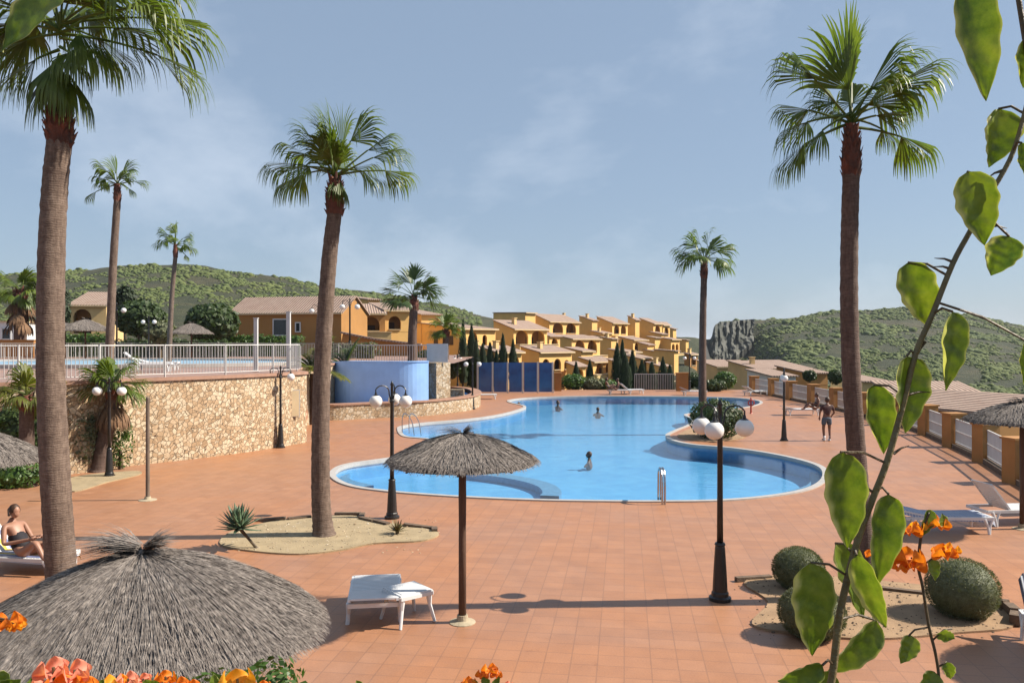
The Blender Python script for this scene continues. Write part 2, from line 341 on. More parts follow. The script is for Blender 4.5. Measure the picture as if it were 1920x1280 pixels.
# ================================================================ SETTING
def tess(mb, loops, z):
    bm = bmesh.new(); es = []
    for lp in loops:
        vs = [bm.verts.new((p.x, p.y, z)) for p in lp]
        for i in range(len(vs)): es.append(bm.edges.new((vs[i], vs[(i + 1) % len(vs)])))
    bmesh.ops.triangle_fill(bm, edges=es, use_beauty=True, normal=(0, 0, 1))
    bm.verts.index_update(); b0 = len(mb.v); mb.v.extend([v.co.copy() for v in bm.verts])
    for f in bm.faces:
        ids = [b0 + v.index for v in f.verts]
        if f.normal.z < 0: ids.reverse()
        mb.f.append(tuple(ids))
    bm.free()
def offset(poly, d):   # closed ccw polygon, d>0 outward
    A = sum(poly[i].x * poly[(i + 1) % len(poly)].y - poly[(i + 1) % len(poly)].x * poly[i].y for i in range(len(poly)))
    sg = 1 if A > 0 else -1; out = []
    for i, p in enumerate(poly):
        t = (poly[(i + 1) % len(poly)] - poly[i - 1]); t.z = 0; t.normalize()
        out.append(p + V((t.y, -t.x, 0)) * d * sg)
    return out
pool_px = [(626, 886), (634, 900), (665, 912), (720, 920), (800, 927), (900, 933), (1000, 937), (1100, 939), (1230, 940), (1350, 938), (1450, 929), (1515, 916), (1543, 898),
           (1540, 878), (1505, 864), (1440, 850), (1370, 840), (1300, 834), (1262, 826), (1250, 816), (1268, 806), (1292, 796), (1298, 786), (1285, 777), (1330, 771), (1395, 764), (1424, 757), (1420, 751),
           (1380, 746), (1300, 744), (1200, 743), (1100, 743), (1010, 745), (962, 749), (956, 754), (985, 762), (965, 771), (925, 780), (870, 787), (800, 793), (757, 799), (750, 806), (760, 818), (795, 822), (840, 828), (838, 842), (790, 852), (715, 862), (650, 872)]
pool = spline([G(*p) for p in pool_px], 5, True)
inner = offset(pool, -0.02); cop_in = offset(pool, -0.05); cop_out = offset(pool, 0.13)
fence_line = [V((19.6, 66, 0)), V((19.4, 58, 0)), V((19.3, 50, 0)), V((19.1, 45, 0)), V((18.7, 39.5, 0)), V((17.9, 34.5, 0)), V((16.7, 30.2, 0)), V((15.6, 26.4, 0)), V((14.2, 22.3, 0)), V((12.9, 18.4, 0)), V((12.3, 12, 0)), V((12.2, 4, 0)), V((12.2, -6, 0))]
mb = MB(); outer = [V((-28, -6, 0)), V((-28, 40, 0)), V((-24, 66, 0)), V((20, 66, 0))] + [p + V((.3, 0, 0)) for p in fence_line]
tess(mb, [outer, pool], 0.0)
mb.build("deck", M['deck'], kind="structure")
mb = MB(); N = len(pool)
rows = [[p + V((0, 0, z)) for p in q] for q, z in ((cop_in, -.10), (cop_in, .03), (cop_out, .035), (cop_out, -.01))]
mb.grid(rows, True); mb.build("pool_edge", M['coping'], kind="structure")
mb = MB(); mb.grid([[p + V((0, 0, z)) for p in pool] for z in (-.02, -.6)], True); xs_ = [p.x for p in pool]; ys_ = [p.y for p in pool]; a, b, c_, d_ = min(xs_) - .3, max(xs_) + .3, min(ys_) - .3, max(ys_) + .3; mb.face((a, c_, -.56), (b, c_, -.56), (b, d_, -.56), (a, d_, -.56))
mb.build("pool_basin", M['poolbed'], kind="structure")
mb = MB()
def ribbon(mb, pts, w, z, zb):
    L = []; R = []
    for i, p in enumerate(pts):
        t = (pts[min(i + 1, len(pts) - 1)] - pts[max(0, i - 1)]); t.z = 0; t.normalize(); nn = V((-t.y, t.x, 0)); L.append(V((p.x, p.y, z)) + nn * w / 2); R.append(V((p.x, p.y, z)) - nn * w / 2)
    mb.grid([[q - V((0, 0, z - zb)) for q in L], L, R, [q - V((0, 0, z - zb)) for q in R]])
for pts, w in (([(880, 889), (930, 894), (985, 903), (1022, 914), (1035, 926), (1030, 934)], .55), ([(800, 829), (835, 822), (880, 812)], .5)):
    ribbon(mb, spline([G(*p, -.42) for p in pts], 6), w, -.34, -.57)
e1 = [p for p in pool]
ribbon(mb, spline([G(*p, -.3) for p in [(1470, 929), (1524, 912), (1534, 896), (1524, 882), (1470, 868)]], 6), .4, -.28, -.57)
ribbon(mb, spline([G(*p, -.3) for p in [(690, 912), (650, 902), (640, 893), (655, 884), (700, 876)]], 6), .4, -.28, -.57)
mb.build("pool_ledge", M['ledge'], kind="structure")
mb = MB(); tess(mb, [cop_in], -.075); mb.build("pool_water", M['water'], kind="structure")

# terrain: one sheet out to the horizon, hills left and right
ridge = [(-1500, 560), (-600, 520), (0, 516), (120, 510), (200, 501), (290, 495), (380, 500), (450, 510), (540, 520), (620, 537), (700, 548), (760, 560), (850, 576), (890, 588), (960, 605), (1050, 625), (1300, 632), (1334, 634), (1339, 611), (1350, 605), (1400, 600), (1500, 592), (1560, 585), (1640, 581), (1700, 578), (1760, 583), (1820, 592), (1880, 605), (1920, 613), (2100, 632), (3600, 640)]
def terr(px, Y):
    zl = interp(Y, [(1, -2.6), (60, -2.6), (70, 1.5), (80, 3.0), (115, 4.0)])
    zm = interp(Y, [(1, -2.6), (64, -2.6), (67, -.6), (90, -2.5), (100, -2.2), (125, -1.2), (150, .6), (170, 2.0), (200, 3.0)])
    zr = interp(Y, [(1, -2.6), (20, -2.6), (66, -3.4), (100, -5), (230, -8)])
    a = sstep(640, 860, px); b_ = sstep(1285, 1360, px)
    y0 = lerp(lerp(115, 200, a), 230, b_)
    if px > 1330: y0 = lerp(440, 230, sstep(1395, 1520, px))
    yr = lerp(lerp(380, 420, a), 520, b_)
    z = lerp(lerp(zl, zm, a), zr, b_)
    ry = interp(px, ridge)
    if Y > y0:
        t = min(1, (Y - y0) / (yr - y0)); f0 = 640 - (z - CZ) * F / y0
        if ry > f0: ry = min(ry, 640)
        yy = lerp(f0, ry, t ** .75)
        z = CZ - (yy - 640) / F * min(Y, yr)
        if Y > yr: z = z - (Y - yr) * .05 * (1 if z > -40 else 0)
        nn = noise.noise(V((px * .012, Y * .02, 0))) * 3.5 + noise.noise(V((px * .05, Y * .06, 3))) * 1.0
        z += nn * min(1, (Y - y0) / 60) * min(1, Y / yr) * (1 - .6 * t) * .8
    return max(z, -45)
pxs = [-1500 + i * 60 for i in range(23)]; pxs = [p for p in pxs if p < -100] + [-100 + i * 9 for i in range(160)] + [1332, 1335, 1338, 1341, 1344] + [1350 + i * 9 for i in range(75)] + [2030 + i * 70 for i in range(24)]
pxs = sorted(set(pxs)); Ys = [-30, 1, 15, 20, 25, 30, 40, 50, 58, 60, 63, 64, 67, 70, 75, 80, 90, 100, 110]
y = 115.0
while y < 700: Ys.append(y); y *= 1.022
Ys += [800, 1000, 1400, 2000, 3000, 5000]
mb = MB(); rows = []
for Y in Ys:
    rows.append([V(((px - 960) / F * max(Y, 60) * (1 if Y > 0 else 1), Y, terr(px, Y))) for px in pxs])
mb.grid(rows); mb.build("ground", M['hill'], smooth=True, kind="structure")
mb = MB(); mb.face((-30000, 900, -44), (30000, 900, -44), (30000, 38000, -44), (-30000, 38000, -44)); mb.build("sea", M['darkwater'], kind="structure")
# rock cliff closing the right hill on its left side
mb = MB(); rows = []
for i in range(15):
    t = i / 14; row = []
    for j in range(27):
        px = 1335 + j * 3.0; yb = interp(px, [(1335, 674), (1375, 672), (1413, 640)]); yt = interp(px, ridge) - 1.0; y_ = lerp(yt, yb, t); Y_ = 436 - t * 12 + j * .9 + 6 * noise.noise(V((px * .13, t * 3, 1))) + 3 * noise.noise(V((px * .35, t * 9, 4)))
        row.append(P(px + 2.5 * noise.noise(V((t * 6, 2, px * .05))), y_, Y_))
    rows.append(row)
rows.insert(0, [p + V((12, 45, -3)) for p in rows[0]]); rows.append([p + V((6, 20, -14)) for p in rows[-1]])
M['cliff'] = plain("dark_grey_rock", (.10, .10, .09), .95, .6, .12, 1.0, 0, .6, (.02, .026, .018)); mb.grid(rows); mb.build("cliff", M['cliff'], kind="structure")
# scrub on the hills
rng = random.Random(5); mb = MB()
def clump(mb, c, r, h, rng, n=5):
    b = len(mb.v); mb.v.append(c + V((rng.uniform(-.2, .2) * r, rng.uniform(-.2, .2) * r, h)))
    for ring, (rr, hh) in enumerate(((.62, .8), (1.0, .35), (.9, -.25))):
        for k in range(n):
            a = 2 * pi * (k + ring * .5) / n; q = r * rr * rng.uniform(.7, 1.25)
            mb.v.append(c + V((cos(a) * q, sin(a) * q, h * hh * rng.uniform(.75, 1.2))))
    for k in range(n): mb.f.append((b, b + 1 + k, b + 1 + (k + 1) % n))
    for ring in range(2):
        o1 = b + 1 + ring * n; o2 = o1 + n
        for k in range(n): mb.f.append((o1 + k, o2 + k, o2 + (k + 1) % n, o1 + (k + 1) % n))
cnt = 0
while cnt < 42000:
    px = rng.uniform(-150, 2100)
    if 900 < px < 1336: px = rng.uniform(1336, 1950)
    Y = 115 + (540 - 115) * rng.random() ** .9
    d = noise.noise(V((px * .013, Y * .03, 7))) + .5 * noise.noise(V((px * .04, Y * .08, 9)))
    if rng.random() > .42 + d * 1.7: continue
    z = terr(px, Y); s = rng.uniform(.22, .62) * (.25 + Y / 260) * (rng.uniform(1.5, 2.6) if rng.random() < .07 else 1)
    if 1325 < px < 1348 or (1348 <= px < 1415 and Y < 500): continue
    clump(mb, V(((px - 960) / F * Y, Y, z)), s, s * rng.uniform(.45, .85), rng); cnt += 1
M['scrub'] = leafmat("hill_scrub", (.042, .066, .016), (.10, .122, .034), .06, .0, .9, (.15, .145, .055))
o = mb.build("hill_scrub", M['scrub'], smooth=True, label="low dark green scrub covering the hills on both sides", category="scrub", kind="stuff")

# ---------------------------------------------------------------- upper terrace with its stone wall
wall_pts = [V((-22, 20.6, 0)), V((-18, 22.2, 0)), G(-80, 902), G(140, 886), G(240, 872), G(330, 862), G(430, 850), G(505, 839), G(565, 829)]
wall_pts = spline(wall_pts, 6)
back = [V((-9.3, 33.2, 0)), V((-9.9, 36, 0)), V((-10.1, 44.6, 0))]
TZ = 2.75
top = [p.copy() for p in wall_pts] + back + [V((-4.6, 44.9, 0)), V((-3.4, 46.5, 0)), V((-3.2, 54, 0)), V((-3, 74, 0)), V((-75, 76, 0)), V((-60, 24, 0))]
mb = MB(); tess(mb, [top], TZ - .02); mb.build("upper_terrace", M['pink_deck'], kind="structure")
def wallmesh(mb, pts, t, z0, z1, closed=False):
    o_ = []; i_ = []
    for i, p in enumerate(pts):
        tt = (pts[min(i + 1, len(pts) - 1)] - pts[max(0, i - 1)]); tt.z = 0; tt.normalize(); nn = V((tt.y, -tt.x, 0))
        o_.append(p + nn * t * .5); i_.append(p - nn * t * .5)
    z0 = z0 if callable(z0) else (lambda k, a=z0: a); z1 = z1 if callable(z1) else (lambda k, a=z1: a)
    R = lambda q, f: [V((p.x, p.y, f(k))) for k, p in enumerate(q)]
    b = len(mb.v); mb.grid([R(o_, z0), R(o_, z1), R(i_, z1), R(i_, z0)]); n_ = len(pts)
    mb.f.append((b, b + n_, b + 2 * n_, b + 3 * n_)); mb.f.append((b + n_ - 1, b + 4 * n_ - 1, b + 3 * n_ - 1, b + 2 * n_ - 1))
def base_of(pts): return pts[len(pts) // 2].copy()
rw = thing("retaining_wall", "tall curved wall of rough cream rubble stone holding up the upper terrace", "wall", base_of(wall_pts))
mb = MB(); wallmesh(mb, wall_pts + back, .42, -.05, TZ - .05); mb.build("stonework", M['stone'], rw, world=True)
mb = MB(); wallmesh(mb, wall_pts + back, .56, TZ - .05, TZ + .06); mb.build("coping", M['pink_coping'], rw, world=True)
mb = MB(); mb.box(G(536, 835, 0) + V((.1, .1, 1.35)), (.08, 1.0, 1.2), yaw=.0); 

def railing(name, label, pts, z, h, gap=.115, group=None, mat='whitepaint', post_every=2.2):
    t = thing(name, label, "railing", (pts[0].x, pts[0].y, z), group)
    L = [0]
    for a, b in zip(pts, pts[1:]): L.append(L[-1] + (b - a).length)
    def at(s):
        for i in range(len(pts) - 1):
            if s <= L[i + 1]: u = (s - L[i]) / max(1e-6, L[i + 1] - L[i]); return pts[i].lerp(pts[i + 1], u)
        return pts[-1].copy()
    def up(p, zz): return V((p.x, p.y, zz))
    mb = MB(); s = 0
    while s < L[-1]: p = at(s); mb.bar(up(p, z + .1), up(p, z + h - .04), .016); s += gap
    mb.build("balusters", M[mat], t, world=True)
    for nm, zz, w in (("top_rail", h, .036), ("bottom_rail", .1, .026)):
        mb = MB(); K = max(2, int(L[-1] / .8)); q = [up(at(L[-1] * i / K), z + zz) for i in range(K + 1)]
        mb.tube(q, w * .6, 6); mb.build(nm, M[mat], t, world=True)
    s = 0
    while s <= L[-1] + .01:
        p = at(min(s, L[-1])); mb = MB(); mb.bar(up(p, z), up(p, z + h + .03), .045); mb.build("post", M[mat], t, world=True); s += post_every
    return t
rl = [p.copy() for p in wall_pts[10:]] + back[:1]
railing("railing", "white picket railing along the top of the curved stone wall", rl, TZ + .06, 1.06)
railing("railing", "white picket railing behind the small upper pool in front of the hedges", [V((-50, 50, 0)), V((-42, 57, 0)), V((-30, 60.5, 0)), V((-18, 60.5, 0)), V((-11, 56, 0))], TZ, 1.1, .16)
for px, ptop, Y in ((480, 597, 33.2), (541, 585, 32.4)):
    b = P(px, 640, Y); h = (CZ + (640 - ptop) / F * Y) - TZ
    t = thing("white_post", "tall white square post at the terrace corner, " + ("the taller one nearest the wall end" if px == 541 else "the shorter one left of its neighbour"), "post", (b.x, b.y, TZ))
    mb = MB(); mb.box((0, 0, h / 2), (.15, .15, h)); mb.build("post_shaft", M['whitepaint'], t); mb = MB(); mb.box((0, 0, h + .015), (.19, .19, .03)); mb.build("cap", M['whitepaint'], t); mb = MB(); mb.box((0, 0, .02), (.26, .26, .04)); mb.build("base_plate", M['whitepaint'], t)
# upper pool
def ell_loop(cx, cy, rx, ry, n=48): return [V((cx + rx * cos(2 * pi * k / n), cy + ry * sin(2 * pi * k / n), 0)) for k in range(n)]
e0 = ell_loop(-22, 44.5, 10.2, 6.6); e1_ = ell_loop(-22, 44.5, 10.9, 7.3)
mb = MB(); mb.grid([[p + V((0, 0, z)) for p in q] for q, z in ((e0, TZ - .01), (e0, TZ + .16), (e1_, TZ + .16), (e1_, TZ - .01))], True); mb.build("upper_pool_edge", M['coping'], kind="structure")
mb = MB(); tess(mb, [e0], TZ + .05); mb.build("upper_pool_water", M['ledge_pale'], kind="structure")

# ---------------------------------------------------------------- waterfall wall with raised basin
bw = thing("basin_wall", "low curved stone wall round the raised blue basin beside the big pool", "wall", G(740, 780))
arc = spline([V((-10.3, 40.8, 0)), G(625, 787), G(700, 783), G(790, 779), G(860, 771), G(888, 764), G(893, 757), G(880, 750), G(850, 746)], 6)
mb = MB(); wallmesh(mb, arc, .5, -.05, .74); mb.build("stonework", M['stone2'], bw, world=True)
mb = MB(); wallmesh(mb, arc, .62, .74, .82); mb.build("coping", M['pink_coping'], bw, world=True)
mb = MB(); tess(mb, [arc + [V((-4.4, 50, 0)), V((-10.3, 47, 0))]], .62); mb.build("basin_water", M['bluepanel'], kind="structure")
bl = thing("blue_wall", "curved light blue mosaic wall rising from the raised basin", "wall", P(715, 700, 43).xy.to_3d())
front = spline([P(626, 0, 46.0), P(632, 0, 44.6), P(660, 0, 43.6), P(715, 0, 43.0), P(765, 0, 43.0), P(801, 0, 43.5)], 6); front = [V((p.x, p.y, 0)) for p in front]
K = len(front)
zt = lambda k: 2.72 + .17 * sstep(0, .4, k / K)
mb = MB(); wallmesh(mb, front, .35, .3, zt); mb.build("mosaic", M['bluemosaic'], bl, world=True, smooth=False)
mb = MB(); wallmesh(mb, front, .42, lambda k: zt(k), lambda k: zt(k) + .05); mb.build("rim", M['bluemosaic'], bl, world=True)
sp = thing("stone_pier", "cream rubble stone pier right of the blue wall, with a white screen on top", "pier", (P(820, 0, 45).x, 45, 0))
mb = MB(); mb.box((P(820, 0, 45).x, 45.4, 1.35), (1.0, 1.0, 2.9), yaw=.75); mb.build("stonework", M['stone2'], sp, world=True)
mb = MB(); mb.box((P(820, 0, 45).x, 45.0, 3.35), (1.2, .06, 1.05)); mb.build("white_screen", M['whitepaint'], sp, world=True)
lw = thing("low_stone_wall", "low stepped stone wall between the pier and the cypresses", "wall", (P(855, 0, 47).x, 47, 0))
mb = MB(); mb.box((P(850, 0, 47).x, 47.5, .55), (1.2, .5, 1.2)); mb.box((P(873, 0, 47).x, 47.6, .4), (.9, .5, .8)); mb.build("stonework", M['stone2'], lw, world=True)
rt = thing("railing", "white railing on the upper terrace just above the blue wall", "railing", (P(700, 0, 50).x, 50, TZ)); mb = MB()
for i in range(34): x = P(668, 0, 50).x + i * .16; mb.bar((x, 50, TZ), (x, 50, TZ + 1.0), .03)
mb.build("balusters", M['whitepaint'], rt, world=True); mb = MB(); mb.bar((P(668, 0, 50).x, 50, TZ + 1.02), (P(668, 0, 50).x + 5.4, 50, TZ + 1.02), .06); mb.build("top_rail", M['whitepaint'], rt, world=True)

# ---------------------------------------------------------------- right hand fence: ochre pillars with white screens
def along(pts, step, s0=0):
    L = [0]
    for a, b in zip(pts, pts[1:]): L.append(L[-1] + (b - a).length)
    out = []; s = s0
    while s <= L[-1]:
        for i in range(len(pts) - 1):
            if s <= L[i + 1]: out.append(pts[i].lerp(pts[i + 1], (s - L[i]) / (L[i + 1] - L[i]))); break
        s += step
    return out
fp = [V((19.0, 62.5, 0)), V((19.2, 58.5, 0)), V((19.15, 54.6, 0)), V((19.15, 50.6, 0)), V((19.0, 46.7, 0)), V((18.85, 42.5, 0)), V((18.5, 38.2, 0)), V((17.8, 34.1, 0)), V((16.75, 30.2, 0)), V((15.7, 26.4, 0)), V((14.3, 22.5, 0)), V((13.0, 18.6, 0))]
fw = thing("boundary_wall", "low ochre wall footing with pillars running along the right side of the deck", "wall", fp[6])
mb = MB()
wallmesh(mb, fp, .3, -.02, .16); mb.build("footing", M['kerbstone'], fw, world=True)
names = ["far end, beside the green hedge", "second from the far end", "third from the far end", "just right of the slim lamp post", "between two bright screens behind the standing man", "left of the tall palm trunk", "hidden edge behind the tall palm trunk", "first right of the big green leaves", "second right of the big green leaves", "left of the thatched parasol at the right edge", "under the parasol at the right edge", "nearest, at the right edge"]
for i, p in enumerate(fp):
    mb = MB(); mb.box(p + V((0, 0, .62)), (.62, .5, 1.26), yaw=0.15)
    mb.build("pillar", M['orange'], fw, world=True)
    mb = MB(); mb.box(p + V((0, 0, 1.27)), (.70, .58, .06), yaw=.15); mb.build("pillar_cap", M['orange'], fw, world=True)
for i, (a, b) in enumerate(zip(fp, fp[1:])):
    d = (b - a).normalized(); q0 = a + d * .3; q1 = b - d * .3
    mb = MB(); n_ = int((q1 - q0).length / .12)
    for k in range(n_ + 1):
        p = q0.lerp(q1, k / n_); mb.bar((p.x, p.y, .2), (p.x, p.y, 1.08), .035, .02)
    for zz in (.22, .64, 1.08): mb.bar((q0.x, q0.y, zz), (q1.x, q1.y, zz), .05)
    o = mb.build("fence_panel", M['whitepaint'], fw, world=True)
# far edge: railing and pillars
far = thing("railing", "grey railing along the far end of the deck in front of the cypresses", "railing", (11, 65, 0)); mb = MB()
x0, x1 = P(1190, 0, 65).x, P(1290, 0, 65).x
k = x0
while k < x1: mb.bar((k, 65, .1), (k, 65, 1.35), .03); k += .14
mb.build("balusters", M['whitepaint'], far, world=True); mb = MB(); mb.bar((x0, 65, 1.35), (x1, 65, 1.35), .05); mb.build("top_rail", M['whitepaint'], far, world=True)
for px, w, lab in ((1046, .55, "ochre pillar right of the blue glass panels"), (1279, .9, "broad orange pillar at the far end of the deck, left of the thin palm")):
    t = thing("pillar", lab, "pillar", (P(px, 0, 64.5).x, 64.5, 0)); mb = MB(); mb.box((0, 0, .7), (w, .5, 1.45)); mb.build("shaft", M['orange'], t); mb = MB(); mb.box((0, 0, 1.45), (w + .1, .6, .07)); mb.build("cap", M['orange'], t)
t = thing("blue_screen", "row of five dark blue glass panels at the far end of the deck", "screen", (P(966, 0, 62).x, 62, 0))
for i in range(5):
    xa, xb = P(898 + i * 28.2, 0, 62).x, P(898 + i * 28.2 + 24, 0, 62).x
    mb = MB(); mb.box(((xa + xb) / 2, 62, 1.22), (xb - xa, .05, 2.3)); mb.build("panel", M['bluepanel'], t, world=True)
for i in range(6):
    xa = P(895.5 + i * 28.2, 0, 62).x; mb = MB(); mb.box((xa, 62, 1.2), (.13, .12, 2.42)); mb.build("post", M['whitepaint'], t, world=True)

# planting beds
def bed(name, pts, z=.03, mat='sand'):
    lp = spline([G(*p) for p in pts], 5, True); mb = MB(); tess(mb, [lp], z); mb.grid([[p + V((0, 0, z)) for p in lp], [p - V((0, 0, .01)) for p in lp]], True); mb.build(name, M[mat], kind="structure"); return lp
bed_a = bed("planting_bed", [(413, 1022), (430, 1000), (480, 985), (560, 972), (660, 968), (690, 978), (760, 986), (822, 1000), (790, 1015), (700, 1020), (640, 1032), (560, 1040), (470, 1034)])
bed_b = bed("planting_bed", [(1395, 1095), (1440, 1082), (1520, 1080), (1640, 1090), (1780, 1105), (1868, 1128), (1900, 1160), (1890, 1180), (1800, 1188), (1640, 1200), (1500, 1190), (1410, 1172), (1440, 1130)], mat='sand2')
bed("planting_bed", [(1270, 818), (1290, 806), (1320, 797), (1385, 800), (1398, 820), (1340, 828), (1294, 825)], mat='sand2')
bed("planting_bed", [(100, 912), (150, 893), (250, 884), (262, 890), (200, 905), (140, 922)])
def kerb(label, pts, w=.12, h=.075):
    ps = [G(*p) for p in pts]; t = thing("kerb", label, "kerb", ps[0]); mb = MB()
    for a, b in zip(ps, ps[1:]):
        n_ = max(1, int((b - a).length / .45))
        for k in range(n_):
            p, q = a.lerp(b, k / n_), a.lerp(b, (k + .93) / n_); j = random.Random(k * 7 + int(a.x * 10)).uniform(-.02, .02)
            mb.bar(p + V((0, 0, h / 2 + j)), q + V((0, 0, h / 2 - j)), w, h)
    mb.build("kerb_stones", M['kerbstone'], t, world=True)
for nm, lp_, mt in (("gravel", bed_a, 'stone2'), ("gravel", bed_b, 'kerbstone')):
    rng = random.Random(len(lp_)); mb = MB(); x0_, x1_ = min(p.x for p in lp_), max(p.x for p in lp_); y0_, y1_ = min(p.y for p in lp_), max(p.y for p in lp_); k_ = 0
    while k_ < 700:
        q = V((rng.uniform(x0_, x1_), rng.uniform(y0_, y1_), 0)); ins = False
        for i in range(len(lp_)):
            a_, b_ = lp_[i], lp_[i - 1]
            if (a_.y > q.y) != (b_.y > q.y) and q.x < (b_.x - a_.x) * (q.y - a_.y) / (b_.y - a_.y) + a_.x: ins = not ins
        k_ += 1
        if not ins: q += V((rng.gauss(0, .02), rng.gauss(0, .02), -.03)); 
        if not ins and rng.random() < .8: continue
        s_ = rng.uniform(.006, .02) * (1.8 if rng.random() < .06 else 1); clump(mb, q + V((0, 0, .03)), s_, s_ * .7, rng, 4)
    mb.build(nm, M[mt], kind="stuff", label="loose pebbles and crumbs scattered over the " + ("palm's sandy bed" if mt == 'stone2' else "clipped bushes' reddish bed"), category="gravel")
kerb("rough dark kerb along the back of the sandy bed, between aloe and palm", [(478, 977), (540, 976), (586, 971)])
kerb("rough dark kerb stepping from the palm trunk to the lamp post base", [(628, 966), (680, 966), (676, 974), (730, 986)])
kerb("rough dark kerb at the right tip of the sandy bed", [(758, 988), (814, 992), (815, 999)])
kerb("dark kerb left of the clipped round bushes", [(1380, 1090), (1450, 1084)], .1, .07)
kerb("dark kerb behind the right clipped bush", [(1640, 1106), (1740, 1117)], .1, .07)
kerb("curved dark kerb right of the big clipped bush", [(1865, 1137), (1890, 1145), (1905, 1160), (1903, 1175)], .14, .14)
# raised planter the photographer stands behind
pl = thing("planter_wall", "raised planter wall below the flowering branches in front", "planter", (0, -1, 0)); mb = MB(); mb.box((0, -1.2, 1.35), (9, 4.6, 2.7)); mb.build("stonework", M['stone'], pl, world=True)
mb = MB(); mb.box((0, -1.2, 2.72), (8.6, 4.2, .08)); mb.build("soil", M['kerbstone'], pl, world=True)
# ================================================================ VILLAGE
def arch_wall(W, H, t, arches):
    """front wall in the x-z plane (y from 0 to t) with arched openings (cx, w, sill, spring)"""
    mb = MB(); arches = sorted(arches); xs = [0]
    for (a, b) in zip(arches, arches[1:]): xs.append((a[0] + a[1] / 2 + b[0] - b[1] / 2) / 2)
    xs.append(W)
    if not arches:
        mb.box((W / 2, t / 2, H / 2), (W, t, H)); return mb
    for i, (cx, w, sill, spr) in enumerate(arches):
        x0, x1 = xs[i], xs[i + 1]; r = w / 2; k = 7
        rise = min(r, H - spr - .15)
        arc = [(cx - r * cos(pi * q / k), spr + rise * sin(pi * q / k)) for q in range(k + 1)]
        op = [(cx - r, sill)] + arc + [(cx + r, sill)]
        for yy, fl in ((0, 0), (t, 1)):
            f1 = [(x0, 0), (x1, 0), (x1, sill), (x0, sill)]
            left = [(x0, sill), (cx - r, sill)] + [a for a in arc[:k // 2 + 1]] + [(cx - r * .3, H), (x0, H)]
            right = [(x1, sill), (x1, H), (cx - r * .3, H)] + [a for a in arc[k // 2:]] + [(cx + r, sill)]
            for f in (f1, left, right):
                if f is f1 and sill < .02: continue
                pts = [V((a, yy, b)) for a, b in f]
                mb.face(*(pts if not fl else pts[::-1]))
        for (a, b) in zip(op, op[1:]): mb.face((a[0], 0, a[1]), (b[0], 0, b[1]), (b[0], t, b[1]), (a[0], t, a[1]))
        if sill > .02: mb.face((cx - r, 0, sill), (cx - r, t, sill), (cx + r, t, sill), (cx + r, 0, sill))
    mb.face((0, 0, 0), (0, 0, H), (0, t, H), (0, t, 0)); mb.face((W, 0, 0), (W, t, 0), (W, t, H), (W, 0, H)); mb.face((0, 0, H), (W, 0, H), (W, t, H), (0, t, H))
    return mb
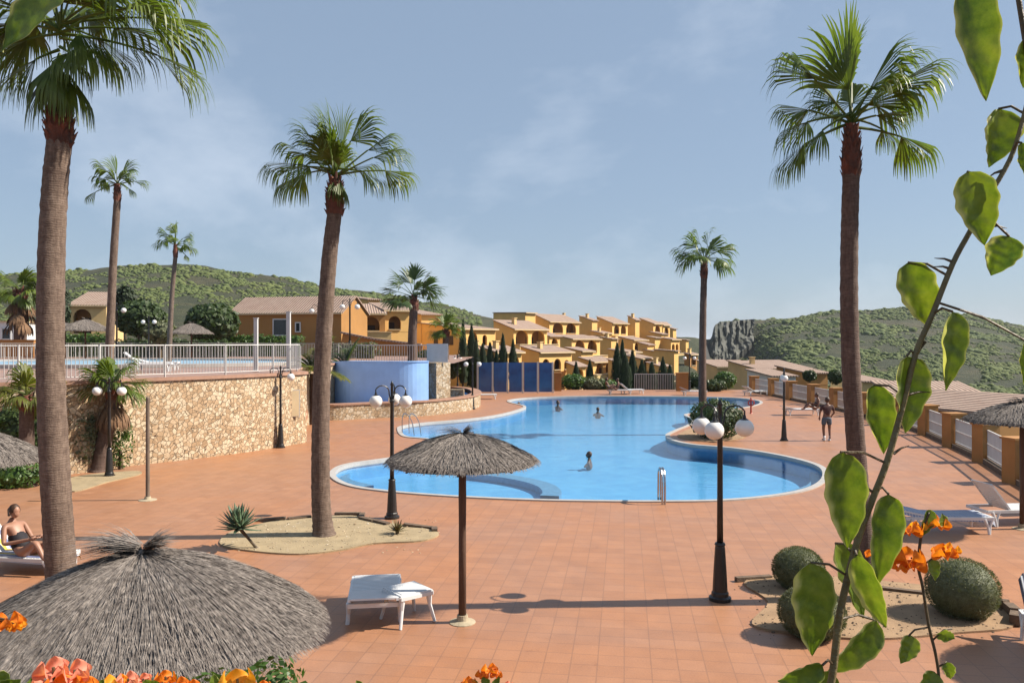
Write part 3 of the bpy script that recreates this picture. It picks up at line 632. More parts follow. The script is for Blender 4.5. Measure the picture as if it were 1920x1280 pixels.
def house(label, x0, x1, ytop, ybot, Y, side=None, arches=(), ridge=None, yaw=50, drop=5.5, mat='wall', roof='roof', D=None, kind='mono', parapet=0, windows=(), lintel=0, chimney=None):
    if chimney is None and kind == 'mono' and int(x0) % 3 == 0 and yaw == 50: chimney = .3
    if yaw == 50: ytop -= 3.5; ybot += 1.5
    if yaw == 50: Y *= 1 + max(-.1, min(.3, (x0 - 1000) * .0009))
    th = radians(yaw); c, s = cos(th), sin(th); C = P(x0, ybot, Y); u1 = (x1 - 960) / F
    W = (u1 * Y - C.x) / (c - u1 * s); H = (ybot - ytop) * Y / F
    if D is None:
        us = ((side if side is not None else x0 - 20) - 960) / F; D = (C.x - us * Y) / (us * c + s)
    rise = ((ytop - ridge) * Y / F) if ridge is not None else H * .3
    t = thing("house", label, "house", C, "ochre houses of the hillside village", th)
    mb = arch_wall(W, H, .25, [(a[0] * W, a[1] * W, a[2] * H, a[3] * H) for a in arches])
    mb.face((0, .25, 0), (0, .25, H), (0, D, H), (0, D, 0)); mb.face((W, .25, 0), (W, D, 0), (W, D, H), (W, .25, H)); mb.face((0, D, 0), (0, D, H), (W, D, H), (W, D, 0))
    mb.box((W / 2, D / 2 + .02, -drop / 2), (W, D, drop))
    if kind == 'mono':
        mb.face((0, 0, H), (0, D, H + rise), (0, D, H)); mb.face((W, 0, H), (W, D, H), (W, D, H + rise)); mb.face((0, D, H), (0, D, H + rise), (W, D, H + rise), (W, D, H))
    elif kind == 'gable':   # ridge runs along y: gable faces front
        mb.face((0, 0, H), (W, 0, H), (W / 2, 0, H + rise)); mb.face((0, D, H), (W / 2, D, H + rise), (W, D, H))
    elif kind == 'long':   # ridge along x
        for xx in (0, W): mb.face((xx, 0, H), (xx, D / 2, H + rise), (xx, D, H))
    mb.build("wall", M[mat], t)
    if arches:
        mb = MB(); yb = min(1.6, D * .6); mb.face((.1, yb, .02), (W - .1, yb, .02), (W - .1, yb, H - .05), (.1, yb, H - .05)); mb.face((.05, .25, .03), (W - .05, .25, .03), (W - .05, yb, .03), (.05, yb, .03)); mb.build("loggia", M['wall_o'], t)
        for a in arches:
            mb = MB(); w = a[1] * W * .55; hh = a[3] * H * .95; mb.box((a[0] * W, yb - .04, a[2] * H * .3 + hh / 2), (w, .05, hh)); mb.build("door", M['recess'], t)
            mb = MB(); mb.bar((a[0] * W - a[1] * W * .5, .04, a[2] * H + .02), (a[0] * W + a[1] * W * .5, .04, a[2] * H + .02), .34, .07); mb.build("sill", M['trim'], t)
    for (a, b, w, h) in windows:
        mb = MB(); mb.box((a * W, -.02, b * H), (w, .08, h)); mb.build("window", M['glass'], t)
        mb = MB()
        for q in (-1, 1): mb.box((a * W + q * w / 2, -.05, b * H), (.1, .1, h + .1)); mb.box((a * W, -.05, b * H + q * h / 2), (w, .1, .1))
        mb.build("window_frame", M['white'], t)
    if D > 7 and yaw == 50:
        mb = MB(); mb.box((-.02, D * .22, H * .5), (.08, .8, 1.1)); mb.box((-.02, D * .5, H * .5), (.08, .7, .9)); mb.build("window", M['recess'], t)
    rb = MB(); ov = .22; th_ = .12
    def slab(q):
        rb.face(*q); rb.face(*[p + V((0, 0, th_)) for p in q][::-1])
        for a, b in zip(q, q[1:] + q[:1]): rb.face(a, a + V((0, 0, th_)), b + V((0, 0, th_)), b)
    if kind == 'mono': slab([V((-ov, -ov * 1.6, H - ov * 1.6 * rise / D + .01)), V((-ov, D + .1, H + rise + .03)), V((W + ov, D + .1, H + rise + .03)), V((W + ov, -ov * 1.6, H - ov * 1.6 * rise / D + .01))])
    elif kind == 'gable':
        for sx in (-1, 1):
            e = W / 2 + sx * (W / 2 + ov); slab([V((W / 2, -ov, H + rise + .02)), V((e, -ov, H - ov * rise * 2 / W + .02)), V((e, D + ov, H - ov * rise * 2 / W + .02)), V((W / 2, D + ov, H + rise + .02))])
    elif kind == 'long':
        for sy in (-1, 1):
            e = D / 2 + sy * (D / 2 + ov); slab([V((-ov, D / 2, H + rise + .02)), V((-ov, e, H - ov * rise * 2 / D + .02)), V((W + ov, e, H - ov * rise * 2 / D + .02)), V((W + ov, D / 2, H + rise + .02))])
    elif kind == 'flat':
        mb = MB(); mb.box((W / 2, D / 2, H + .06), (W + .3, D + .3, .12)); mb.build("cornice", M['trim'], t)
    if rb.f: rb.build("roof", M[roof], t)
    if kind in ('mono', 'long') and W > 3:
        mb = MB(); mb.bar((-ov, -ov * 1.6 - .04, H - .28 * rise / D), (W + ov, -ov * 1.6 - .04, H - .28 * rise / D), .07, .14); mb.build("eaves", M['trim'], t)
    if parapet:
        pw = W * 1.0; mb = MB(); pd = parapet
        mb.box((W / 2, -pd / 2, -.35), (pw + 1.2, pd, .9)); mb.build("balcony", M['wall_p'], t)
        mb = MB(); mb.box((W / 2, -pd / 2, .13), (pw + 1.4, pd + .2, .08)); mb.build("balcony_ledge", M['trim'], t)
        mb = MB(); mb.face((-.9, -pd - .9, -1.55), (W + .9, -pd - .9, -1.55), (W + .9, -pd, -.8), (-.9, -pd, -.8)); mb.face((-.9, -pd - .9, -1.55), (-.9, -pd, -.8), (-.9, -pd, -1.55)); mb.build("lower_roof", M[roof], t)
    if chimney:
        mb = MB(); mb.box((chimney * W, D * .5, H + rise * .55 + .3), (.5, .5, 1.1)); mb.box((chimney * W, D * .5, H + rise * .55 + .9), (.66, .66, .1)); mb.build("chimney", M['wall_p'], t)
    return t
A2 = [(.27, .34, .0, .52), (.73, .34, .0, .52)]
A2s = [(.28, .34, .18, .5), (.72, .34, .18, .5)]
A1 = [(.5, .6, .15, .5)]
# top row (far)
house("far upper house with a lit tower-like end, leftmost on the skyline", 985, 1004, 590, 622, 152, 925, (), 585, roof='roof2')
house("skyline house with two dark arches under a wide pink roof, second from left", 1030, 1086, 606, 628, 150, 1001, A2s, 588, parapet=1.2)
house("skyline house with a lit corner strip between two shaded walls", 1110, 1120, 604, 630, 152, 1086, (), 592, roof='roof2')
house("skyline house with twin narrow arches, centre of the top row", 1148, 1177, 609, 629, 150, 1119, A2s, 593, parapet=1.2)
house("skyline house with a thin lit edge and broad brown wall", 1191, 1199, 603, 628, 150, 1177, (), 592, roof='roof2')
house("skyline house right of centre with a dark loggia", 1225, 1241, 610, 630, 148, 1199, A1, 596, parapet=.8)
house("small skyline house stepping down at the right", 1243, 1256, 612, 632, 152, 1237, A1, 604)
house("lowest skyline house at the right end of the top row", 1262, 1268, 620, 634, 156, 1253, (), 614, roof='roof2')
# left front houses
house("gable ended house at the left of the village with tall arches behind cypresses", 868, 929, 620, 658, 104, 850, [(.3, .26, .0, .6), (.66, .14, .0, .6)], 602, roof='roof2', kind='mono', D=9)
house("house with a wide arch and a broad pink roof, left of the middle row", 963, 1026, 620, 646, 112, 926, [(.24, .36, .04, .5), (.72, .4, .04, .5)], 600, parapet=1.6, roof='roof2')
house("middle row house with two round arches below the skyline", 1072, 1125, 639, 667, 126, 1041, A2s, 628, parapet=1.6)
house("plain brown walled house right of the middle arches", 1146, 1158, 639, 664, 130, 1124, (), 632)
house("middle row house with twin small arches right of the tall cypresses", 1187, 1213, 641, 662, 128, 1159, A2s, 631, parapet=1.2)
house("middle row house with a lit corner post and open loggia", 1228, 1238, 637, 658, 130, 1213, (), 631, roof='roof2')
house("right middle row house with a narrow lit facade and small arches", 1258, 1274, 640, 662, 128, 1238, A2s, 633, parapet=1)
house("rightmost middle row house ending in a lit edge", 1286, 1291, 641, 664, 132, 1274, (), 636, roof='roof2')
# lower row
house("lower house with a long roof behind the blue panels", 1011, 1072, 664, 722, 96, 976, [(.2, .22, .45, .62), (.55, .22, .45, .62), (.84, .16, .45, .62)], 650, roof='roof2')
house("low long house with a lit front, just above the blue panels at left", 930, 978, 664, 700, 92, 900, A2, 650, roof='roof2')
house("lower house with two small arches above the green bushes", 1112, 1153, 682, 702, 100, 1086, [(.3, .3, .0, .5), (.72, .3, .0, .5)], 671, parapet=1)
house("lower brown house with a canopy, centre right", 1200, 1226, 676, 700, 106, 1160, [(.5, .5, .0, .6)], 664)
house("tall shaded house at the right end of the lower row", 1264, 1272, 662, 712, 100, 1226, (), 656)
house("small lit orange house at the lower right end of the village", 1293, 1308, 668, 688, 110, 1283, A1, 662, mat='wall_o')
house("upper house behind with a small lit gable, between two skyline roofs", 1062, 1075, 602, 612, 165, 1045, (), 591, roof='roof2')
house("pink roofed house rising behind the arched middle houses", 1120, 1148, 640, 650, 142, 1090, (), 630, roof='roof2')
house("low terrace house in front of the middle arches", 1090, 1112, 662, 676, 112, 1060, (), 652, roof='roof2')
house("low terrace house below the twin arches at centre right", 1176, 1200, 664, 680, 116, 1140, (), 655)
house("low terrace house between the right middle row and the lower row", 1238, 1256, 664, 682, 116, 1206, (), 656, roof='roof2')
for lab, a, b_, yt, yb, Y, sd_, rg, ar in (("small ochre house behind the left cypresses with a lit front", 900, 925, 660, 690, 98, 870, 650, A1), ("small ochre house low at centre behind the bushes", 1078, 1098, 690, 716, 92, 1062, 680, A1), ("small ochre house with a lit end behind the tall cypresses", 1160, 1176, 684, 712, 96, 1140, 674, A1),
        ("small ochre house low at right behind the far railing", 1236, 1254, 690, 716, 92, 1212, 680, A1), ("small ochre house between the middle arches and the skyline", 1128, 1146, 628, 642, 146, 1108, 620, A1), ("small ochre house above the long low roof at left centre", 1030, 1050, 634, 656, 120, 1010, 624, A1), ("small ochre house with a thin lit front right of the twin arches", 1214, 1226, 650, 676, 120, 1196, 642, ()), ("small ochre house under the skyline at the right", 1240, 1252, 630, 648, 144, 1218, 622, A1)):
    house(lab, a, b_, yt, yb, Y, sd_, ar, rg, roof='roof2', parapet=.8)
# left cluster
house("long low house with a pink tiled roof and shaded wall, behind the leaning palm", 432, 640, 588, 642, 80, yaw=-14, D=6, ridge=557, kind='long', mat='wall_o', roof='roof2', windows=[(.46, .52, 1.5, 1.6), (.62, .52, .5, .9)])
house("small house with a single wide arch between the long roof and the white arched one", 668, 722, 588, 625, 88, 655, [(.5, .62, .12, .42)], 566, yaw=12, D=7, mat='wall_o', roof='roof2', parapet=1.4)
house("small house with a pale arched window beside the feathery palm", 722, 772, 582, 622, 90, 715, [(.36, .46, .1, .45)], 564, yaw=24, D=7, roof='roof2')
house("ochre house partly hidden behind the feathery palm", 790, 826, 590, 640, 98, 765, [(.5, .3, .1, .5)], 578, yaw=30, D=7, roof='roof2')
house("higher house with a plain lit gable above the long pink roof", 690, 712, 562, 590, 104, 678, (), 552, yaw=30, D=8, roof='roof2')
house("small ochre house with a striped tile porch at the far left", 131, 199, 572, 632, 84, 125, [(.34, .5, .1, .62)], 543, yaw=10, D=6, roof='roof', mat='wall_p')
house("white rendered house at the left edge behind the orange wall", -40, 30, 604, 640, 74, yaw=0, D=5, kind='flat', mat='white', windows=[(.75, .4, .8, 1.0)])
# valley houses right
house("sunken house with a ribbed pink roof beyond the fence at right", 1742, 1925, 778, 830, 43, yaw=-6, D=8.5, ridge=733, kind='mono', mat='wall_o', roof='roof2', drop=5)
house("house with a pale tiled gable at the right edge beyond the fence", 1835, 2010, 775, 840, 36, yaw=20, D=6, ridge=748, kind='gable', mat='wall_o', roof='roof2', drop=5)
house("low valley house with a wide pink roof in front of the hill", 1418, 1520, 692, 712, 92, 1400, (), 680, yaw=8, D=8, mat='wall_p', roof='roof2', chimney=.2, drop=7)
house("valley house with stepped orange walls left of the tall palm trunk", 1516, 1552, 700, 722, 84, 1505, (), 690, yaw=14, D=6, mat='wall_o', roof='roof2', drop=7)
house("small valley house with a grey pink roof near the thin palm", 1345, 1396, 688, 704, 110, 1336, (), 678, yaw=10, D=7, mat='wall_p', roof='roof2', drop=7)
house("valley house glimpsed right of the tall palm trunk under the leaves", 1618, 1664, 716, 736, 74, 1606, (), 708, yaw=6, D=6, mat='wall_p', roof='roof2', drop=7)
house("whitewashed valley house behind the fence pillars", 1448, 1492, 706, 724, 76, 1440, (), 698, yaw=6, D=6, mat='white', roof='roof2', drop=7)
t = thing("garden_wall", "plain orange wall behind the railing at the far left", "wall", P(0, 680, 62)); mb = MB(); a, b_ = P(-60, 684, 62), P(66, 684, 62); mb.box(((a.x + b_.x) / 2, 62, 3.2), (b_.x - a.x, .4, 1.75)); mb.build("render", M['orange'], t, world=True)
mb = MB(); mb.box(((a.x + b_.x) / 2, 62, 4.1), (b_.x - a.x + .1, .5, .08)); mb.build("coping", M['orange'], t, world=True)
t = thing("garden_wall", "sloping tiled boundary wall below the arched house, left of the feathery palm", "wall", P(700, 640, 70)); mb = MB()
q = [P(640, 622, 70), P(700, 634, 70), P(790, 645, 70)]
for a, b_ in zip(q, q[1:]): mb.bar(a + V((0, 0, -.05)), b_ + V((0, 0, -.05)), .9, .16)
mb.build("tile_cap", M['roof2'], t, world=True); mb = MB()
for a, b_ in zip(q, q[1:]): mb.bar(a + V((0, .1, -.9)), b_ + V((0, .1, -.9)), .3, 1.5)
mb.build("render", M['wall_o'], t, world=True)
# ================================================================ VEGETATION
def fan(mb, hub, d, petL, R, rng, n=34, spread=1.35, droop=1.0, sidev=None, pr=.014, fold=.7):
    d = d.normalized(); pts = [V(hub)]; dd = d.copy(); seg = 5
    for i in range(seg): dd = (dd + V((0, 0, -.045 * droop * (1 - abs(dd.z)) ))).normalized(); pts.append(pts[-1] + dd * petL / seg)
    mb.tube(pts, [pr * 1.7, pr * 1.5, pr * 1.3, pr * 1.1, pr, pr], 4, False)
    p0 = pts[-1]
    s = dd.cross(V((0, 0, 1))) if sidev is None else sidev
    if s.length < .2: s = V((rng.uniform(-1, 1), rng.uniform(-1, 1), 0))
    s = (s - dd * s.dot(dd)).normalized(); nn = s.cross(dd).normalized()
    K = 8; dphi = 2 * spread / (n - 1)
    for i in range(n):
        ph = -spread + dphi * i + rng.uniform(-.25, .25) * dphi; L = R * (.62 + .38 * cos(ph)) * rng.uniform(.86, 1.08)
        f = abs(sin(ph)); v = (dd * cos(ph) + s * sin(ph) * (1 - .25 * fold) - nn * fold * f * f * .9).normalized()
        w = (-dd * sin(ph) + s * cos(ph)).normalized(); p = p0.copy(); step = L / K; rows = []
        dr = droop * rng.uniform(.6, 1.5); split = .54 + .08 * cos(ph)
        tw = rng.uniform(-.6, .6)
        for k in range(K + 1):
            t = k / K; r = t * L
            if t <= split: hw = max(.006, r * dphi * .66)
            else: hw = max(.0025, split * L * dphi * .62 * (1 - (t - split) / (1 - split)) ** .75)
            ww = (w + nn * (tw * max(0, t - split))).normalized(); cr = nn * (hw * .35)
            rows.append((p - ww * hw - cr, p + ww * hw - cr)) if i % 2 else rows.append((p - ww * hw + cr * .6, p + ww * hw + cr * .6))
            g = (.035 if t < split * .9 else .66) * dr
            v = (v + V((0, 0, -g))).normalized(); p = p + v * step
        mb.grid(rows)
def pinnate(mb, hub, d, L, rng, n=26, droop=.1, lw=.35):
    d = d.normalized(); pts = [V(hub)]; dd = d.copy(); K = 9
    for i in range(K): dd = (dd + V((0, 0, -droop * (.4 + i * .18)))).normalized(); pts.append(pts[-1] + dd * L / K)
    mb.tube(pts, [.02 * (1 - i / (K + 2)) for i in range(K + 1)], 4, False)
    for i in range(n):
        t = .15 + .85 * i / n; k = min(K - 1, int(t * K)); p = pts[k].lerp(pts[k + 1], t * K - k); dr = (pts[k + 1] - pts[k]).normalized()
        s = dr.cross(V((0, 0, 1))); s = s.normalized() if s.length > .1 else V((1, 0, 0)); ln = lw * L * (.35 + .65 * sin(pi * min(1, t * .9 + .1))) * rng.uniform(.85, 1.1)
        for sg in (-1, 1):
            v = (s * sg * .8 + dr * .75 + V((0, 0, .25))).normalized(); q = p.copy(); rows = []; wv = v.cross(V((0, 0, 1))).normalized()
            for m_ in range(4):
                hw = .022 * (1 - m_ / 3.2) * L; rows.append((q - wv * hw, q + wv * hw)); v = (v + V((0, 0, -.16))).normalized(); q = q + v * ln / 3
            mb.grid(rows)
def trunk(mb, pts, rads, n=14, rng=None, flare=True):
    pts = spline(pts, 14); N = len(pts); rr = []
    for i in range(N):
        t = i / (N - 1); r = interp(t, rads); rr.append(r * (1 + .025 * sin(i * 2.4) + (rng.uniform(-.02, .02) if rng else 0)))
    mb.tube(pts, rr, n); return pts
def boots(mb, c, h, r, rng, n=60):
    mb.tube([c + V((0, 0, z * h)) for z in (0, .25, .6, 1)], [r * .82, r * .95, r * .85, r * .5], 10)
    for i in range(n):
        a = i * 2.399; z = h * (i / n) ** .9; rr = r * interp(z / h, [(0, .9), (.3, 1.0), (.7, .85), (1, .55)])
        o = V((cos(a), sin(a), 0)); b_ = c + o * rr * .8 + V((0, 0, z)); u = V((-sin(a), cos(a), 0)); w = r * .26; L = r * rng.uniform(.6, 1.1)
        tip = b_ + o * r * rng.uniform(.2, .42) + V((0, 0, L * rng.uniform(.3, 1)))
        b0 = len(mb.v); mb.v += [b_ - u * w, b_ + u * w, b_ + V((0, 0, -L * .4)) + o * r * .08, tip - u * w * .35, tip + u * w * .35]
        mb.f += [(b0, b0 + 2, b0 + 1), (b0, b0 + 1, b0 + 4, b0 + 3), (b0 + 2, b0, b0 + 3), (b0 + 1, b0 + 2, b0 + 4), (b0 + 2, b0 + 3, b0 + 4)]
def palm(label, trunk_px, Y, r0, r1, fr, seed, split=True, z0=0.0, boot=.9, bootr=1.35, mat='frond', nleaf=34, tmat='trunk', extra=12, R=.95, pet=.75, group="tall fan palms round the pool", lean_y=0, exel=(-.25, 1.3), dead=3, up=0.0):
    """fr: list of (screen angle deg, depth component, petiole length, blade radius, droop)"""
    rng = random.Random(seed); pts = [P(x, y, Y) for x, y in trunk_px]; pts[0].z = z0; pts[0] = V((pts[0].x, Y, z0))
    t = thing("palm_tree", label, "palm tree", pts[0], group)
    mb = MB(); tp = trunk(mb, pts, [(0, r0 * 1.32), (.035, r0 * 1.12), (.1, r0), (.6, lerp(r0, r1, .6)), (1, r1)], 16, rng); mb.build("trunk", M[tmat], t, smooth=True, world=True)
    topc = tp[-1]; mb = MB(); boots(mb, topc - V((0, 0, boot * .1)), boot, r1 * bootr, rng, 70 if split else 30); mb.build("leaf_bases", M['boots'], t, world=True)
    hub = topc + V((0, 0, boot * .85 + up)); whole = MB()
    for fq in fr:
        (ang, dp, pl_, rad, dr) = fq[:5]; dz_ = fq[5] if len(fq) > 5 else 0
        d = V((cos(radians(ang)), dp, sin(radians(ang)))); mb = MB() if split else whole
        sv_ = V((rng.uniform(-.5, .5), rng.uniform(-.6, .6), rng.uniform(-.3, .3))) + d.cross(V((0, 0, 1))).normalized() if abs(d.normalized().z) < .93 else V((rng.uniform(-.5, .5), 1, 0))
        fan(mb, hub + V((0, 0, dz_ + rng.uniform(-.1, .15))), d, pl_ * .9, rad * 1.18, rng, nleaf, rng.uniform(.8, 1.4), dr, sv_, .016 if split else .02)
        if split: mb.build("frond", M[mat], t, world=True)
    for i in range(extra):
        a = i * 2.4 + seed; el = lerp(exel[0], exel[1], ((i * .618) % 1)); d = V((cos(a) * cos(el), sin(a) * cos(el), sin(el))); mb = MB() if split else whole
        fan(mb, hub, d, pet * rng.uniform(.6, 1.0) * (1.15 - .5 * max(0, el)), R * rng.uniform(.8, 1.05), rng, nleaf, rng.uniform(1.1, 1.45), 1.0, None, .016)
        if split: mb.build("frond", M[mat], t, world=True)
    if not split: whole.build("crown", M[mat], t, world=True)
    return t, hub
# A near left, B centre left leaning, C right
palm("thickest palm, at the left edge, its crown cut off by the top of the photo", [(116, 1170), (114, 1065), (104, 900), (95, 700), (96, 500), (103, 350), (112, 262)], 11.7, .215, .168,
     [(-25, -.5, .3, .7, 1.8, -.35), (-150, -.5, .4, .8, 1.8, -.3), (-80, -.9, .25, .8, 1.7, -.3), (-50, -.3, .3, .8, 1.8, -.45), (-125, -.2, .3, .75, 1.8, -.45), (-100, -.7, .2, .7, 1.8, -.6), (-10, -.4, .5, .9, 1.6, -.2), (190, -.3, .5, .9, 1.6, -.2), (160, .1, .7, .95, 1.5), (12, -.1, .95, 1.0, 1.5), (20, .3, 1.35, 1.15, 1.4), (28, -.3, 1.2, 1.1, 1.3), (40, .2, 1.3, 1.1, 1.1), (150, -.3, 1.0, 1.0, 1.2), (165, .5, .7, .8, 1.3), (-5, .5, .55, .85, 1.6), (12, -.35, 1.55, 1.0, 1.3), (-15, -.4, .5, .8, 1.8), (3, .25, 1.5, .95, 1.6)], 3, boot=.8, bootr=1.22, extra=11, exel=(.55, 1.4), nleaf=44, R=1.2, up=.95)
palm("leaning palm left of the pool with its full crown against the sky", [(607, 1005), (602, 940), (601, 850), (603, 720), (609, 600), (618, 480), (628, 395)], 16.4, .20, .15,
     [(158, -.25, .85, .85, 1.5), (172, .25, .8, .85, 1.7), (140, .2, .95, .75, 1.2), (120, -.3, .7, .75, .7), (104, .15, .75, .8, .5), (92, -.3, .55, .85, .5), (80, .2, .7, .85, .5), (62, -.2, .85, .85, .7), (45, .2, 1.0, .8, 1.0), (28, -.3, 1.05, .9, 1.2), (18, .25, 1.15, .8, 1.5), (-62, -.3, .25, .55, 1.6), (5, -.2, .7, .7, 1.8), (165, -.6, .6, .8, 1.6), (100, -.5, .4, .7, .6), (70, -.6, .35, .7, .8), (35, .6, .5, .7, 1.0)], 8, boot=.72, bootr=1.32, extra=2, exel=(.9, 1.35), nleaf=38, R=.95, pet=.45, up=.1)
palm("tall straight palm on the right with its crown near the top of the photo", [(1622, 1128), (1618, 1000), (1606, 850), (1596, 700), (1592, 560), (1593, 430), (1596, 322)], 12.3, .145, .124,
     [(134, -.2, 1.0, .85, 1.5), (150, .3, .75, .65, 1.3), (176, -.1, .8, .7, 1.7), (196, .2, .85, .75, 1.7), (205, -.4, .75, .6, 1.7), (97, -.1, .55, 1.05, .35), (82, .3, .6, .85, .6), (66, -.3, .6, .9, .8), (50, .1, .75, .95, .9), (40, -.3, .75, .95, 1.2), (30, .3, .6, .8, 1.4), (-3, -.1, .85, .72, 1.5), (2, .35, .7, .5, 1.8), (112, .5, .5, .6, 1.0), (58, -.7, .4, .8, 1.1), (75, .6, .5, .7, .8), (22, -.5, .4, .6, 1.5)], 21, boot=.82, bootr=1.22, extra=1, exel=(.8, 1.3), nleaf=38, R=.8, pet=.4, tmat='trunk_d', up=.08)
palm("slim palm with a compact crown standing in the island bed right of the pool", [(1318, 808), (1317, 700), (1318, 600), (1320, 518)], 39.0, .2, .15,
     [(a, (-.3 if i % 2 else .3), .8, 1.05, .9) for i, a in enumerate((10, 35, 60, 80, 100, 120, 145, 170, -5, 185))], 31, boot=1.0, bootr=1.3, extra=8, exel=(-.1, 1.2), nleaf=22, R=.95, pet=.7, tmat='trunk_d')
palm("slender palm rising behind the upper railing, the taller of two left of the leaning palm", [(204, 690), (206, 640), (212, 500), (220, 375)], 36, .2, .15,
     [(60, -.2, .6, .85, .7), (100, .2, .5, .9, .5), (128, -.2, .7, .8, .8), (150, .1, .7, .75, 1.2), (192, -.1, 1.1, .65, 1.6), (20, .2, .8, .75, 1.1), (35, -.4, .6, .7, 1.0), (-20, .1, .6, .5, 1.6), (160, .3, .6, .8, 1.1)], 41, False, TZ, .8, 1.2, extra=5, exel=(.2, 1.3), nleaf=22, R=.75, pet=.5)
palm("thin distant palm with a small round crown behind the railing, left of centre", [(316, 680), (318, 640), (322, 560), (329, 480)], 48, .17, .12,
     [(a, (-.3 if i % 2 else .3), .7, .8, 1.2) for i, a in enumerate((5, 30, 55, 80, 100, 125, 150, 172))] + [(-40, 0, .9, .45, 1.6)], 52, False, TZ, .8, 1.3, extra=6, exel=(.0, 1.2), nleaf=20, R=.8, pet=.5)
palm("feathery palm with spread fans above the blue wall", [(774, 680), (773, 640), (774, 610), (776, 578)], 51, .3, .26,
     [(a, (-.4 if i % 2 else .4), 1.2, 1.15, .35) for i, a in enumerate((-8, 8, 25, 45, 65, 85, 105, 125, 145, 160, 175, 190))], 61, False, TZ - .1, .8, 1.3, mat='frond_b', extra=8, exel=(-.1, 1.2), nleaf=18, R=1.2, pet=1.0, tmat='trunk_d')
palm("small palm between the feathery palm and the village houses", [(836, 690), (836, 660), (836, 630)], 56, .25, .22,
     [(a, (-.4 if i % 2 else .4), .6, .95, .6) for i, a in enumerate((-10, 20, 50, 80, 110, 140, 170, 195))], 67, False, 2.0, .5, 1.3, extra=8, exel=(-.3, 1.2), nleaf=18, R=.9, pet=.5, tmat='trunk_d')
t_, h_ = palm("short leaning fan palm in front of the stone wall, beside a two globe lamp", [(186, 884), (194, 830), (204, 790), (213, 745)], 24.6, .25, .2,
     [(a, (-.5 if i % 2 else .4), .45, .72, .7) for i, a in enumerate((-25, 0, 20, 42, 65, 90, 115, 138, 160, 180, 205))], 71, False, 0, .5, 1.35, extra=9, exel=(-.5, 1.2), nleaf=24, R=.7, pet=.4, tmat='trunk_d', group=None)
mb = MB(); rng = random.Random(4)
for i in range(12):
    a = i * .55; fan(mb, h_ - V((0, 0, .3)), V((cos(a) * .6, sin(a) * .6, -.9)), .5, .75, rng, 16, 1.0, 1.8, None, .02)
mb.build("dead_fronds", M['deadfrond'], t_, world=True)
t_, h_ = palm("low shaggy fan palm at the left edge, just left of the thick trunk", [(52, 880), (50, 820), (50, 765)], 22, .2, .18,
     [(a, (-.5 if i % 2 else .4), .4, .7, .9) for i, a in enumerate((-20, 10, 40, 75, 110, 150, 185))], 77, False, 0, .4, 1.3, mat='frond_y', extra=7, exel=(-.6, 1.1), nleaf=20, R=.7, pet=.4, tmat='trunk_d', group=None)
t_, h_ = palm("bushy palm with hanging brown leaves at the far left, behind the orange wall", [(38, 640), (38, 600), (38, 560)], 68, .5, .45,
     [(a, (-.5 if i % 2 else .4), 1.0, 1.6, .6) for i, a in enumerate((-10, 10, 35, 60, 90, 120, 145, 170, 190))], 81, False, 2.7, .8, 1.3, extra=12, exel=(-.6, 1.1), nleaf=20, R=1.5, pet=1.0, tmat='trunk_d', group=None)
mb = MB()
for i in range(22):
    a = i * .7; fan(mb, h_ - V((0, 0, .3 + (i % 3) * .8)), V((cos(a) * .8, sin(a) * .8, -.8)), .9, 1.5, rng, 14, 1.1, 1.5, None, .04)
mb.build("dead_fronds", M['deadfrond'], t_, world=True)
# young feather palms between wall end and leaning palm
for lab, px, py, Y, zb, n_, L, sd_ in (("bushy young palm with yellow green feathery leaves behind the end of the stone wall", 588, 690, 38.5, TZ, 18, 1.9, 5), ("young feathery palm right of the leaning trunk beside the blue wall", 648, 672, 46, TZ, 13, 1.7, 6)):
    b = P(px, py, Y); t = thing("young_palm", lab, "palm", (b.x, Y, 0)); mb = MB(); rng = random.Random(sd_)
    mb.tube([V((b.x, Y, 0)), V((b.x, Y, 1.4)), V((b.x, Y, zb - .3))], [.22, .2, .18], 10); mb.build("trunk", M['trunk_d'], t, world=True); mb = MB()
    for i in range(n_):
        a = i * 2.4; el = lerp(.1, 1.35, (i * .618) % 1); pinnate(mb, V((b.x, Y, zb - .2)), V((cos(a) * cos(el), sin(a) * cos(el), sin(el))), L * rng.uniform(.8, 1.1), rng, 22, .09)
    mb.build("crown", M['frond_y' if sd_ == 5 else 'frond_b'], t, world=True)

